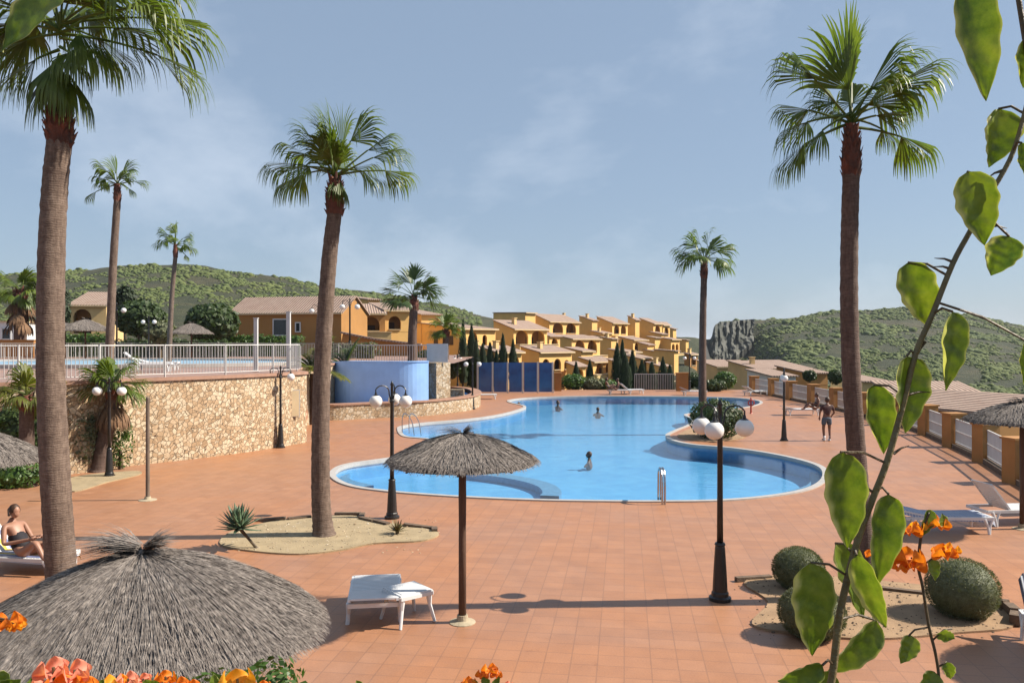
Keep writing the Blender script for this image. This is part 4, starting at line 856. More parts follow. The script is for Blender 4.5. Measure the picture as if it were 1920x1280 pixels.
def cloud(mb, c, r, n, size, rng, shell=.55, low=-1.0, up=.0):
    c = V(c)
    for i in range(n):
        while True:
            d = V((rng.gauss(0, 1), rng.gauss(0, 1), rng.gauss(0, 1)))
            if d.length > .01: d.normalize()
            if d.z > low: break
        q = shell + (1 - shell) * rng.random() ** .5; q *= 1 + .16 * noise.noise(d * 2.4 + c * .37)
        p = c + V((d.x * r[0], d.y * r[1], d.z * r[2])) * q
        nn = (d + V((rng.uniform(-.8, .8), rng.uniform(-.8, .8), rng.uniform(-.5, .8)))).normalized(); u, v = frame(nn); a = rng.uniform(0, 6.3)
        e = (u * cos(a) + v * sin(a)) * size * rng.uniform(.6, 1.2); f = nn.cross(e) * .55
        b = len(mb.v); mb.v += [p - e, p + f, p + e, p - f]; mb.f.append((b, b + 1, b + 2, b + 3))
def shrub(name, label, cat, c, r, n, size, mat, seed, group=None, lumps=6, core=True, trunkz=None):
    rng = random.Random(seed); c = V(c); base = V((c.x, c.y, c.z - r[2])) if trunkz is None else V((c.x, c.y, trunkz))
    t = thing(name, label, cat, base, group); mb = MB()
    if core: mb.ell(c - V((0, 0, r[2] * .08)), [q * .72 for q in r], 10, 8, lambda d: 1 + .15 * noise.noise(d * 2 + c))
    cloud(mb, c, r, n // 2, size, rng, .75)
    for i in range(lumps):
        d = V((rng.uniform(-1, 1), rng.uniform(-1, 1), rng.uniform(-.5, 1))).normalized(); q = c + V((d.x * r[0], d.y * r[1], d.z * r[2])) * .6
        cloud(mb, q, [x * rng.uniform(.35, .5) for x in r], n // (2 * max(1, lumps)), size, rng, .6)
    mb.build("crown" if name == "tree" else "foliage", M[mat], t, world=True)
    mb = MB(); mb.tube([base - V((0, 0, .1)), base.lerp(c, .6)], [.12 * r[0] + .03, .08 * r[0] + .02], 7); mb.build("trunk" if name == "tree" else "stem", M['stem'], t, world=True)
    return t
def ball(label, px, py, rx, ry, ground_py, seed):
    g = G(px, ground_py); Y = g.y; r = rx / F * Y; rz = ry / F * Y; c = V((g.x, Y, rz * .92)); rng = random.Random(seed)
    t = thing("clipped_bush", label, "bush", (g.x, g.y, 0), "clipped round bushes in the sandy bed"); mb = MB(); mb.ell(c, (r * .93, r * .93, rz * .93), 20, 14, lambda d: 1 + .03 * noise.noise(d * 5 + c))
    for i in range(9000):
        d = V((rng.gauss(0, 1), rng.gauss(0, 1), rng.gauss(0, 1))).normalized(); q = 1 + .03 * noise.noise(d * 4 + c) + rng.uniform(-.06, .015)
        p = c + V((d.x * r, d.y * r, d.z * rz)) * q; o = (d + V((rng.uniform(-.7, .7), rng.uniform(-.7, .7), rng.uniform(-.3, .8)))).normalized(); u = o.cross(d + V((.01, 0, 0))).normalized() if o.cross(d).length > .01 else frame(d)[0]
        L = rng.uniform(.02, .036); w = .0055; b = len(mb.v); mb.v += [p - u * w, p + u * w, p + o * L + u * w * .3]; mb.f.append((b, b + 1, b + 2))
    mb.build("foliage", M['olive'], t, world=True); mb = MB(); mb.tube([(g.x, g.y, -.02), (g.x, g.y, rz * .6)], .04, 7); mb.build("stem", M['stem'], t, world=True)
ball("small clipped grey green bush behind the other two, partly hidden by a big leaf", 1497, 1066, 47, 40, 1103, 1)
ball("clipped grey green bush in front left, mostly hidden by hanging leaves", 1522, 1148, 60, 48, 1192, 2)
ball("largest clipped grey green ball bush, standing clear at the right of the bed", 1804, 1105, 63, 56, 1155, 3)
# aloe leaning on its stalk
g = G(483, 1029); t = thing("aloe", "blue green succulent rosette leaning on a bare stalk left of the palm", "succulent", g); mb = MB()
hd = V((g.x - .36, g.y, .42)); mb.tube([g, g.lerp(hd, .5) + V((0, 0, .0)), hd], [.032, .027, .04], 8); mb.build("stalk", M['stem'], t, world=True); mb = MB(); rng = random.Random(2)
def rosette(mb, c, n, L, w, rng, el0=-.25, el1=1.4, curl=.04):
    for i in range(n):
        a = i * 2.4; el = lerp(el0, el1, i / n); d = V((cos(a) * cos(el), sin(a) * cos(el), sin(el))); u = d.cross(V((0, 0, 1))).normalized(); nn = u.cross(d); rows = []; p = c.copy(); l_ = L * rng.uniform(.8, 1.05)
        for k in range(6):
            t = k / 5; hw = w * (.6 + .8 * t if t < .35 else .88 * (1 - (t - .35) / .65) ** .7 ) + .002
            rows.append([p - u * hw, p - nn * hw * .35, p + u * hw, p + nn * hw * .1]); d = (d + V((0, 0, curl))).normalized(); p = p + d * l_ / 5
        mb.grid(rows, True)
rosette(mb, hd, 64, .48, .058, rng); mb.build("rosette", M['aloe'], t, smooth=True, world=True)
g = G(745, 1003); t = thing("succulent", "small reddish green rosette plant at the right of the sandy bed", "succulent", g); mb = MB(); rosette(mb, g + V((0, 0, .08)), 34, .27, .022, rng, .05, 1.3); mb.build("rosette", M['redplant'], t, world=True)
mb = MB(); mb.tube([g, g + V((0, 0, .1))], .04, 7); mb.build("stalk", M['stem'], t, world=True)
# island shrub
shrub("shrub", "rounded dense green shrub on the island bed at the foot of the slim palm", "shrub", (P(1343, 0, 33).x, 33, .78), (1.15, 1.1, .84), 5200, .065, 'bush', 11)
shrub("shrub", "low dark hedge clump at the left edge in front of the thatched roof", "shrub", (P(20, 0, 22).x, 22, .35), (1.0, .7, .5), 2400, .06, 'bushg', 12)
shrub("shrub", "untidy climbing shrub on the stone wall left of the short fan palm", "shrub", (P(158, 0, 24.5).x, 24.4, 1.1), (.45, .35, 1.05), 1500, .06, 'olive', 13, core=False)
shrub("shrub", "thin green shrub at the wall foot right of the short fan palm", "shrub", (P(232, 0, 25.2).x, 25.0, .95), (.42, .3, .95), 900, .055, 'bushg', 14, core=False)
shrub("shrub", "tangled dark shrub at the left edge above the thatched roof", "shrub", (P(20, 0, 23).x, 23.4, 1.5), (1.3, .8, 1.0), 2600, .07, 'bush', 15)
# background trees and hedges on the upper terrace
for i, (px, py, Y, rx, rz, mat, lab, z0, n_) in enumerate([
        (398, 605, 66, 50, 37, 'bush', "round dark green tree with a thatched parasol under it, left of the long house", 2.7, 3600),
        (262, 596, 66, 46, 34, 'bush', "wide dark tree between the two slender palms", 2.7, 3200),
        (235, 565, 74, 18, 30, 'cypress', "pointed dark conifer behind the wide dark tree", 2.7, 1200),
        (118, 580, 78, 14, 46, 'cypress', "narrow dark conifer beside the thick palm trunk", 2.7, 1200),
        (300, 622, 60, 30, 20, 'olive', "scruffy grey green tree low between the slender palms", 2.7, 1300)]):
    shrub("tree", lab, "tree", (P(px, py, Y).x, Y, P(px, py, Y).z), (rx / F * Y, rx / F * Y * .8, rz / F * Y), n_, .24, mat, 100 + i, trunkz=z0)
for i, (pa, pb, py0, py1, Y, mat, lab) in enumerate([(108, 205, 626, 652, 64, 'bushg', "bright green hedge in front of the yellow porch house at far left"), (425, 560, 628, 650, 68, 'bushg', "low green hedge in front of the long pink roofed house"), (620, 700, 642, 668, 60, 'olive', "pale green low bushes just behind the blue wall"), (225, 425, 636, 662, 63, 'bush', "dark hedge row behind the upper pool")]):
    rng = random.Random(i + 50); a, b_ = P(pa, py1, Y), P(pb, py0, Y); t = thing("hedge", lab, "hedge", (a.x, Y, a.z)); mb = MB(); mb.box(((a.x + b_.x) / 2, Y, (a.z + b_.z) / 2 - .6), (b_.x - a.x, .7, b_.z - a.z + .9))
    k = a.x
    while k < b_.x: cloud(mb, (k, Y, (a.z + b_.z) / 2), (.8, .7, (b_.z - a.z) / 2 * rng.uniform(.9, 1.3)), 170, .13, rng, .7); k += .75
    mb.build("foliage", M[mat], t, world=True)
# cypresses in front of the village
cyp = [(868, 606, 700, 9, 66), (884, 615, 705, 11, 67), (893, 640, 712, 8, 64), (905, 650, 700, 10, 68), (919, 648, 700, 10, 70), (943, 632, 700, 9, 70), (962, 643, 700, 9, 70), (931, 662, 705, 7, 72), (1157, 648, 712, 10, 72), (1167, 642, 712, 8, 74), (1172, 668, 715, 12, 70), (1186, 662, 715, 10, 72), (1204, 680, 716, 11, 72), (1222, 684, 716, 10, 72), (1243, 676, 716, 10, 74), (1256, 690, 716, 9, 73), (1106, 680, 716, 7, 74), (1080, 684, 714, 7, 76)]
for i, (px, y0, y1, w, Y) in enumerate(cyp):
    rng = random.Random(i + 200); a, b_ = P(px, y1, Y), P(px, y0, Y); h = b_.z - a.z + 1.2; r = w / F * Y
    where = "left of the blue panels" if px < 895 else ("above the blue panels" if px < 1040 else ("near the right lower houses" if px > 1150 else "behind the grey green bushes"))
    t = thing("cypress", "slim dark cypress %s, %s" % (where, ["leftmost", "second from the left", "third from the left, lowest", "short one fourth from the left", "middle one", "tallest thin one", "rightmost above the panels", "smallest front one", "tallest left one", "thin top one", "broad left-centre one", "broad centre one", "first in the right group", "second in the right group", "tall one in the right group", "last one at the right", "right one", "left one"][i]), "cypress", (a.x, Y, a.z - 1.2), "dark cypresses in front of the village")
    mb = MB(); c0 = V((a.x, Y, a.z - 1.2)); mb.tube([c0 + V((0, 0, h * q)) for q in (.08, .3, .7, .97)], [r * .6, r * .75, r * .5, .03], 8)
    for k in range(420):
        q = rng.random() ** .9; rr = r * interp(q, [(0, .7), (.25, 1.05), (.6, .8), (1, .06)]) * rng.uniform(.8, 1.15); an = rng.uniform(0, 6.28); p = c0 + V((cos(an) * rr, sin(an) * rr, h * (.06 + .94 * q)))
        u = V((-sin(an), cos(an), 0)) * .1; b = len(mb.v); mb.v += [p - u, p + u, p + V((cos(an) * .05, sin(an) * .05, rng.uniform(.25, .5)))]; mb.f.append((b, b + 1, b + 2))
    mb.build("crown", M['cypress'], t, world=True); mb = MB(); mb.tube([c0, c0 + V((0, 0, .6))], .1, 6); mb.build("trunk", M['stem'], t, world=True)
for i, (px, py, Y, rx, rz, mat, lab) in enumerate([(1075, 716, 67, 26, 15, 'bushg', "grey green oleander bush right of the orange pillar, left one of three"), (1112, 720, 67, 26, 15, 'olive', "pale green bush behind the deck, middle one of three"), (1138, 722, 67, 20, 12, 'bushg', "green bush next to the sunbathers at the far end"), (1298, 712, 70, 20, 14, 'bush', "dark bush behind the broad orange pillar"), (1360, 712, 66, 20, 17, 'bushg', "green bush right of the slim palm by the first fence pillar"), (1340, 722, 64, 22, 12, 'bush', "low dark bush at the right end of the pool"),
        (1518, 704, 60, 13, 10, 'bush', "small dark bush peeking over the fence right of the slim lamp post"), (1568, 706, 58, 16, 13, 'bush', "dark bush over the fence left of the tall palm trunk"), (848, 690, 60, 16, 18, 'bush', "dark bush under the small palm left of the cypresses"), (810, 668, 62, 30, 14, 'bush', "dark shrubs behind the stone pier"), (1395, 686, 100, 12, 14, 'bush', "dark tree beside the valley houses left of the fence"), (1190, 712, 75, 24, 16, 'bush', "dark shrub mass behind the far railing, left part"), (1235, 712, 75, 26, 16, 'bush', "dark shrub mass behind the far railing, right part")]):
    c = P(px, py, Y); shrub("shrub", lab, "shrub", c, (rx / F * Y, rx / F * Y * .7, rz / F * Y), 1100, .13, mat, 300 + i)
# ================================================================ STREET FURNITURE
def lamp(label, px, py, Y=None, z0=0, arms=3, scale=1.0, rot=0.0, gr="three globe garden lamps round the pool"):
    b = G(px, py, z0) if Y is None else V((P(px, 0, Y).x, Y, z0))
    t = thing("garden_lamp", label, "lamp", b, gr, rot); t.scale = (scale,) * 3
    mb = MB(); mb.lathe((0, 0, 0), [(.17, 0), (.17, .05), (.135, .07), (.13, .12), (.115, .14), (.10, .45), (.078, .80), (.072, .84), (.085, .86), (.07, .89)], 16); mb.build("base", M['blackmetal'], t, smooth=False)
    mb = MB(); mb.lathe((0, 0, 0), [(.05, .88), (.045, 1.6), (.042, 2.6), (.055, 2.62), (.055, 2.68), (.035, 2.7), (.03, 3.0), (.045, 3.02), (.02, 3.08), (.001, 3.12)], 12); mb.build("pole", M['blackmetal'], t, smooth=True)
    for k in range(arms):
        a = 2 * pi * k / arms; d = V((cos(a), sin(a), 0)); mb = MB(); R_ = .165
        pts = [d * .03 + V((0, 0, 2.66)), d * .07 + V((0, 0, 2.82))] + [d * (.07 + R_ - R_ * cos(q)) + V((0, 0, 2.86 + R_ * .9 * sin(q))) for q in [pi * j / 8 for j in range(0, 8)]] + [d * .385 + V((0, 0, 2.84))]
        mb.tube(pts, .014, 6); mb.lathe(d * .385 + V((0, 0, 2.76)), [(.07, 0), (.065, .03), (.03, .05), (.02, .1)], 12); mb.build("arm", M['blackmetal'], t)
        mb = MB(); mb.ell(d * .385 + V((0, 0, 2.66)), (.145, .145, .14), 18, 12); mb.build("globe", M['globe'], t, smooth=True)
    return t
lamp("nearest tall black lamp with white globes, standing on the deck right of centre", 1350, 1124, rot=0.05)
lamp("black lamp with white globes between the leaning palm and the thatched parasol", 735, 971, rot=pi / 2)
lamp("black lamp in front of the short fan palm at the foot of the stone wall", 205, 893, arms=2, scale=.95)
lamp("black lamp against the end of the curved stone wall", 526, 839, arms=2, scale=1.0)
lamp("slim black lamp on the right side of the deck in front of the pillared fence", 1470, 826, arms=2, rot=1.3, scale=.95)
lamp("far black lamp left of the blue glass panels, right one of two", 886, 767, arms=2, scale=1.0)
lamp("far lamp beside the low stepped wall, left one of two", 858, 740, arms=2, rot=1.0)
lamp("far lamp at the end of the deck left of the slim palm", 1293, 734, arms=2)
lamp("lamp on the upper terrace behind the railing, in front of the dark trees", 279, 0, 52, TZ, arms=2, scale=.95)
lamp("lamp with pale globes behind the slender palm and yellow porch house", 219, 0, 60, TZ, arms=2, scale=1.35)
lamp("lamp behind the bushy young palm in front of the long house", 598, 0, 58, TZ, arms=2, scale=1.3)
lamp("lamp in front of the lit gable of the long house", 656, 0, 60, TZ, arms=2, scale=1.45)

def thatch(t, R_, zr, za, rng, n, w, straws=True, tuft=1.0, sag=.06, mat='thatch'):
    prof = lambda q: za - (za - zr) * (q ** 1.12) + sag * sin(pi * q)
    mb = MB(); rows = []
    for i in range(9):
        q = i / 8; rows.append([V((cos(a) * R_ * q * .97, sin(a) * R_ * q * .97, prof(q) - .02)) for a in [2 * pi * k / 40 for k in range(40)]])
    for q in (.9, .5, .05): rows.append([V((cos(a) * R_ * q * .97, sin(a) * R_ * q * .97, prof(q) - .09)) for a in [2 * pi * k / 40 for k in range(40)]])
    mb.grid(rows, True)
    for i in range(n):
        a = rng.uniform(0, 2 * pi); q0 = rng.random() ** .55 * .93 if i % 4 else .0 + rng.random() * .2; L = rng.uniform(.22, .5); q1 = min(q0 + L, rng.uniform(.96, 1.05)); da = rng.gauss(0, .06) * (1 if q0 > .3 else 1.5)
        clump = .018 * noise.noise(V((cos(a) * 9, sin(a) * 9, q0 * 5)))
        rows = []
        for k in range(4):
            q = lerp(q0, q1, k / 3); aa = a + da * k / 3; rad = q * R_; lift = rng.uniform(.0, .028) + clump + (.012 * k / 3)
            p = V((cos(aa) * rad, sin(aa) * rad, prof(q) + lift - max(0, q - .97) * .35)); u = V((-sin(aa), cos(aa), rng.uniform(-.8, .8))).normalized() * w * (1 - .6 * k / 3); rows.append((p - u, p + u))
        mb.grid(rows)
    mb.build("thatch", M[mat], t)
    mb = MB(); mb.lathe((0, 0, za - .14), [(.07, 0), (.05, .1), (.035, .15), (.02, .18)], 10)
    for i in range(int(140 * tuft)):
        sgn = rng.choice((-1, 1)); a = (0.25 if sgn > 0 else pi + .1) + rng.gauss(0, .35); el = rng.uniform(.05, .35) if sgn < 0 else rng.uniform(.15, .7); L = rng.uniform(.16, .34) * (1.25 if sgn < 0 else .6)
        d = V((cos(a) * cos(el), sin(a) * cos(el), sin(el))); p = V((0, 0, za + .04)) + d * .02; u = d.cross(V((0, 0, 1))).normalized() * w * 1.2; o = V((0, rng.uniform(-.04, .04), rng.uniform(-.03, .03)))
        mb.grid([(p - u + o, p + u + o), (p + d * L * .6 - u + o, p + d * L * .6 + u + o), (p + d * L - u * .3 + o * 1.5 - V((0, 0, L * .12)), p + d * L + u * .3 + o * 1.5 - V((0, 0, L * .12)))])
    mb.build("tuft", M[mat], t)
def parasol(label, loc, R_=1.08, zr=2.13, za=2.66, n=5000, w=.006, seed=1, pole=.055, foot=True, tuft=1.0, mat='thatch', pm='wood'):
    t = thing("thatched_parasol", label, "parasol", loc, "thatched parasols round the pool"); rng = random.Random(seed)
    thatch(t, R_, zr, za, rng, n, w, tuft=tuft, mat=mat)
    mb = MB(); mb.lathe((0, 0, 0), [(pole, 0), (pole * .98, 1), (pole * .95, 1.4), (pole * 1.02, 1.8), (pole * .9, za - .08)], 12); mb.build("pole", M[pm], t, smooth=True)
    mb = MB()
    for k in range(8):
        a = 2 * pi * k / 8; mb.bar((cos(a) * .05, sin(a) * .05, za - .2), (cos(a) * R_ * .93, sin(a) * R_ * .93, zr - .04), .03)
    mb.build("spokes", M['thatch_under'], t)
    if foot: mb = MB(); mb.lathe((0, 0, -.01), [(.19, 0), (.19, .02), (.085, .045), (.075, .12)], 14); mb.build("foot", M['concrete'], t)
    return t
parasol("thatched parasol on a brown pole in the centre, in front of the pool", G(867, 1166), 1.08, 2.29, 2.66, 7000, .0065, 1)
parasol("large thatched roof filling the lower left foreground, seen from above", (-2.13, 4.72, 0), 1.16, 2.06, 2.82, 17000, .0036, 2, sag=.0, tuft=1.4) if False else None
t = thing("thatched_parasol", "large thatched roof filling the lower left foreground, seen from above", "parasol", (-2.22, 4.78, 0), "thatched parasols round the pool"); rng = random.Random(2)
thatch(t, 1.06, 2.26, 2.71, rng, 26000, .0026, tuft=4.0, sag=.055)
mb = MB(); mb.lathe((0, 0, 0), [(.055, 0), (.055, 2.66)], 12); mb.build("pole", M['wood'], t); mb = MB()
for k in range(8): a = 2 * pi * k / 8; mb.bar((cos(a) * .05, sin(a) * .05, 2.56), (cos(a) * 1.0, sin(a) * 1.0, 2.2), .03)
mb.build("spokes", M['thatch_under'], t)
parasol("thatched parasol on a dark pole cut off by the right edge of the photo", (V((P(1917, 0, 17).x, 17.0, 0))), 1.13, 2.29, 2.68, 5000, .008, 3)
parasol("thatched roof cut off by the left edge, behind the thick palm trunk", (P(-62, 0, 13.2).x, 13.2, 0), 1.18, 2.02, 2.55, 5000, .007, 4)
parasol("thatched parasol just outside the lower right corner, shading a draped lounger", (8.75, 9.55, 0), 1.15, 2.1, 2.62, 3000, .008, 5)
parasol("dark thatched parasol under the round dark tree on the upper terrace", (P(359, 0, 57).x, 57, TZ - .3), 1.5, 2.1, 2.85, 1500, .02, 6, foot=False)
parasol("dark thatched parasol in front of the yellow porch house at far left", (P(160, 0, 56).x, 56, TZ - .3), 1.7, 2.3, 3.1, 1500, .02, 7, foot=False)
parasol("dark thatched parasol half hidden by the thick palm trunk, far left", (P(122, 0, 58).x, 58, TZ - .3), 1.5, 2.4, 2.9, 1500, .02, 8, foot=False)
g = G(277, 937); t = thing("parasol_pole", "bare brown pole on a small pale foot in front of the stone wall", "pole", g); mb = MB(); mb.lathe((0, 0, 0), [(.05, 0), (.048, 1.2), (.045, 2.56), (.03, 2.6)], 12); mb.build("pole", M['greywood'], t); mb = MB(); mb.lathe((0, 0, -.01), [(.22, 0), (.22, .02), (.09, .04), (.07, .1)], 14); mb.build("foot", M['concrete'], t)

def lounger(label, loc, rz, back=35, L=1.9, W=.66, towel=None, z=.32, mat='white', group="white plastic sun loungers"):
    """lies along +x (feet) with its backrest at -x"""
    t = thing("sun_lounger", label, "sun lounger", loc, group, rz); hb = .62
    mb = MB()
    for y in (-W / 2, W / 2): mb.bar((-L / 2 + .1, y, z), (L / 2, y, z), .045, .06)
    mb.bar((L / 2, -W / 2, z), (L / 2, W / 2, z), .045, .06); mb.bar((-L / 2 + .1, -W / 2, z), (-L / 2 + .1, W / 2, z), .045, .06); mb.build("frame", M[mat], t)
    mb = MB(); x = -L / 2 + hb + .05
    while x < L / 2 - .03: mb.box((x, 0, z + .025), (.05, W - .03, .022)); x += .066
    mb.build("seat", M[mat], t)
    a = radians(back); mb = MB(); hx = -L / 2 + hb + .03; s = 0
    while s < hb + .1:
        c_ = V((hx - cos(a) * s, 0, z + .03 + sin(a) * s)); mb.box(c_, (.052, W - .04, .022), M=Matrix.Rotation(a, 3, 'Y')); s += .062
    for y in (-W / 2 + .02, W / 2 - .02): mb.bar((hx, y, z + .02), (hx - cos(a) * (hb + .1), y, z + .02 + sin(a) * (hb + .1)), .035)
    mb.build("backrest", M[mat], t)
    for x in (-L / 2 + .28, L / 2 - .12):
        for y in (-W / 2, W / 2):
            mb = MB(); mb.tube([V((x - .07, y, z)), V((x, y * 1.03, z * .5)), V((x + .02, y * 1.06, .0))], [.04, .028, .03], 8); mb.tube([V((x + .1, y, z)), V((x + .04, y * 1.03, z * .5)), V((x + .02, y * 1.06, .0))], [.03, .022, .03], 8); mb.build("leg", M[mat], t)
    if towel:
        mb = MB(); rows = []
        path = [(hx - cos(a) * s_, z + .055 + sin(a) * s_) for s_ in (hb + .12, hb * .6, hb * .25)] + [(hx + q * (L - hb), z + .05) for q in (0, .25, .5, .75, .92)] + [(L / 2 + .03, z - .06)]
        for (x, zz) in path: rows.append([V((x, y, zz - (.10 if abs(y) > W / 2 - .01 else 0) + .008 * sin(y * 14 + x * 5))) for y in (-W / 2 - .02, -W / 2 + .03, -W / 4, 0, W / 4, W / 2 - .03, W / 2 + .02)])
        mb.grid(rows); o = mb.build("beach_towel", M[towel], None); o.location = loc; o.rotation_euler = (0, 0, rz); o['category'] = "towel"; o['label'] = towel_label(label, towel)
    return t
def towel_label(label, towel):
    return {"towel_b": "blue and white striped towel spread over the lounger at the right", "towel_y": "white, yellow and blue striped towel on the reading woman's lounger", "greycloth": "grey towel draped over the lounger in the bottom right corner"}[towel]
def ptable(label, loc, rz=0, s=.5, h=.42, group="white plastic side tables"):
    t = thing("side_table", label, "table", loc, group, rz); mb = MB(); mb.box((0, 0, h), (s, s, .03)); mb.box((0, 0, h + .017), (s - .08, s - .08, .01))
    for a, b in (((-1, -1), (1, -1)), ((1, -1), (1, 1)), ((1, 1), (-1, 1)), ((-1, 1), (-1, -1))): mb.bar((a[0] * s / 2, a[1] * s / 2, h - .03), (b[0] * s / 2, b[1] * s / 2, h - .03), .03, .05)
    mb.build("tabletop", M['white'], t)
    for x in (-1, 1):
        for y in (-1, 1): mb = MB(); mb.tube([V((x * s * .42, y * s * .42, h - .03)), V((x * s * .44, y * s * .44, h * .55)), V((x * s * .54, y * s * .54, 0))], [.05, .028, .022], 8); mb.build("leg", M['white'], t)
    return t
lounger("empty white sun lounger on the deck between the foreground thatch and the centre parasol", (-2.02, 11.75, 0), radians(98), -0 + 8, L=1.45, W=.70, z=.32)
ptable("white side table beside the empty lounger left of the centre parasol", (-1.50, 11.45, 0), radians(38), .52, .44)
lounger("white lounger with a blue striped towel at the right, behind the orange flowers", G(1778, 1001, .0) + V((0, .35, 0)), radians(-2), 12, towel='towel_b')
lounger("white lounger with its back raised, partly behind the parasol pole at the right", G(1885, 985) + V((.35, .3, 0)), radians(6), 52)
lounger("lounger in the bottom right corner in the shade, under a grey towel", (6.95, 9.95, 0), radians(250), 40, towel='greycloth')
lounger("white lounger with the reading woman at the left edge", (-8.75, 14.1, 0), radians(-8), 50, z=.24, towel='towel_y')
for lab, px, py, rz, bk in (("far white lounger left of the standing man", 1500, 778, 0, 12), ("far lounger by the first fence pillars", 1415, 741, .4, 30), ("far white lounger left of the blue glass panels", 905, 748, .1, 35), ("far lounger with the sunbathers at the end of the pool", 1160, 739, 0, 30), ("far pale lounger at the end of the pool right of the sunbathers", 1183, 738, .2, 40), ("far lounger under the broad orange pillar", 1300, 741, 0, 20)):
    lounger(lab, G(px, py), rz, bk, group="far white sun loungers")
for lab, px, Y, rz, bk in (("white lounger on the upper terrace behind the railing, right of the slender palm", 276, 33, .3, 40), ("white lounger on the upper terrace next to its neighbour above the wall", 292, 35, .2, 15)):
    lounger(lab, (P(px, 0, Y).x, Y, TZ), rz, bk, group="white loungers on the upper terrace")
# pool ladder
g = G(1237, 940); t = thing("pool_ladder", "steel pool ladder handrails at the near edge of the pool", "ladder", g)
for x in (-.05, .28) if False else (0, .42):
    mb = MB(); q = [V((x * .15, -.35, 0)), V((x * .15, -.35, .55)), V((x * .15, -.22, .80)), V((x * .15, .0, .84)), V((x * .15, .16, .70)), V((x * .15, .2, .3)), V((x * .15, .22, -.6))]; mb.tube(spline(q, 5), .026, 8); mb.build("handrail", M['steel'], t)
mb = MB(); mb.box((.03, .2, -.25), (.3, .08, .03)); mb.box((.03, .22, -.5), (.3, .08, .03)); mb.build("tread", M['steel'], t)
g = G(763, 812); t = thing("pool_ladder", "pale rail at the tip of the shallow part of the pool, behind the lamp post", "rail", g)
for x in (-.2, .1):
    mb = MB(); mb.tube(spline([V((x, 0, 0)), V((x, 0, .7)), V((x + .15, .05, .85)), V((x + .4, .1, .5)), V((x + .5, .1, -.1))], 4), .02, 7); mb.build("handrail", M['steel'], t)
g = G(1408, 775); t = thing("lifebuoy_post", "small red lifebuoy stand behind the island shrub", "lifebuoy", g); mb = MB(); mb.lathe((0, 0, 0), [(.09, 0), (.05, .05), (.04, .85), (.02, .9)], 10); mb.build("post", M['red'], t); mb = MB(); mb.tube([V((.16 * cos(a), -.05, .6 + .16 * sin(a))) for a in [2 * pi * k / 16 for k in range(17)]], .035, 6); mb.build("ring", M['red'], t)
g = G(572, 800); t = thing("fire_extinguisher", "small red cylinder on a post by the end of the stone wall", "extinguisher", g); mb = MB(); mb.lathe((0, 0, .3), [(.08, 0), (.1, .05), (.1, .5), (.05, .58), (.03, .66)], 10); mb.build("cylinder", M['red'], t); mb = MB(); mb.bar((0, .12, 0), (0, .12, 1.3), .06); mb.build("post", M['wood'], t)
g = G(528, 838); t = thing("notice_board", "pale blank plaque fixed to the end of the stone wall", "plaque", G(552, 832) + V((0, -.1, 1.6)))
mb = MB(); mb.box((0, -.18, 0), (.5, .04, 1.0), yaw=.5); mb.build("plate", M['trim'], t)
mb = MB(); mb.box((0, -.16, 0), (.56, .03, 1.06), yaw=.5); mb.build("border", M['coping'], t)

# ================================================================ PEOPLE
def skinmesh(verts, edges, rad, sub=2):
    me = bpy.data.meshes.new("tmp"); me.from_pydata([tuple(v) for v in verts], edges, []); o = bpy.data.objects.new("tmp", me); S.collection.objects.link(o)
    sm = o.modifiers.new("s", 'SKIN'); ss = o.modifiers.new("u", 'SUBSURF'); ss.levels = sub; ss.render_levels = sub
    for i, r in enumerate(rad): me.skin_vertices[0].data[i].radius = (r, r) if not hasattr(r, '__len__') else r
    me.skin_vertices[0].data[0].use_root = True
    dg = bpy.context.evaluated_depsgraph_get(); dg.update(); m2 = bpy.data.meshes.new_from_object(o.evaluated_get(dg)); mb = MB(); mb.v = [v.co.copy() for v in m2.vertices]; mb.f = [tuple(p.vertices) for p in m2.polygons]
    bpy.data.objects.remove(o); bpy.data.meshes.remove(m2); bpy.data.meshes.remove(me); return mb
def hand(mb, w, d, up, s=1.0):
    d = d.normalized(); sd_ = d.cross(up).normalized(); mb.ell(w + d * .045 * s, (.03 * s, .03 * s, .03 * s), 8, 6)
    mb.tube([w - d * .02, w + d * .04 * s, w + d * .09 * s], [.024, .034, .03], 8)
    for k in range(4):
        o = sd_ * (k - 1.5) * .018 * s; L = (.075, .085, .08, .062)[k] * s; p = w + d * .085 * s + o; q = p + d * L * .5; r = q + (d - up * .5).normalized() * L * .5; mb.tube([p, q, r], [.0085, .008, .0065], 6)
    p = w + d * .035 * s + sd_ * -.03 * s; mb.tube([p, p + (d - sd_).normalized() * .035, p + (d * 1.6 - sd_ * .6).normalized() * .065], [.01, .009, .007], 6)
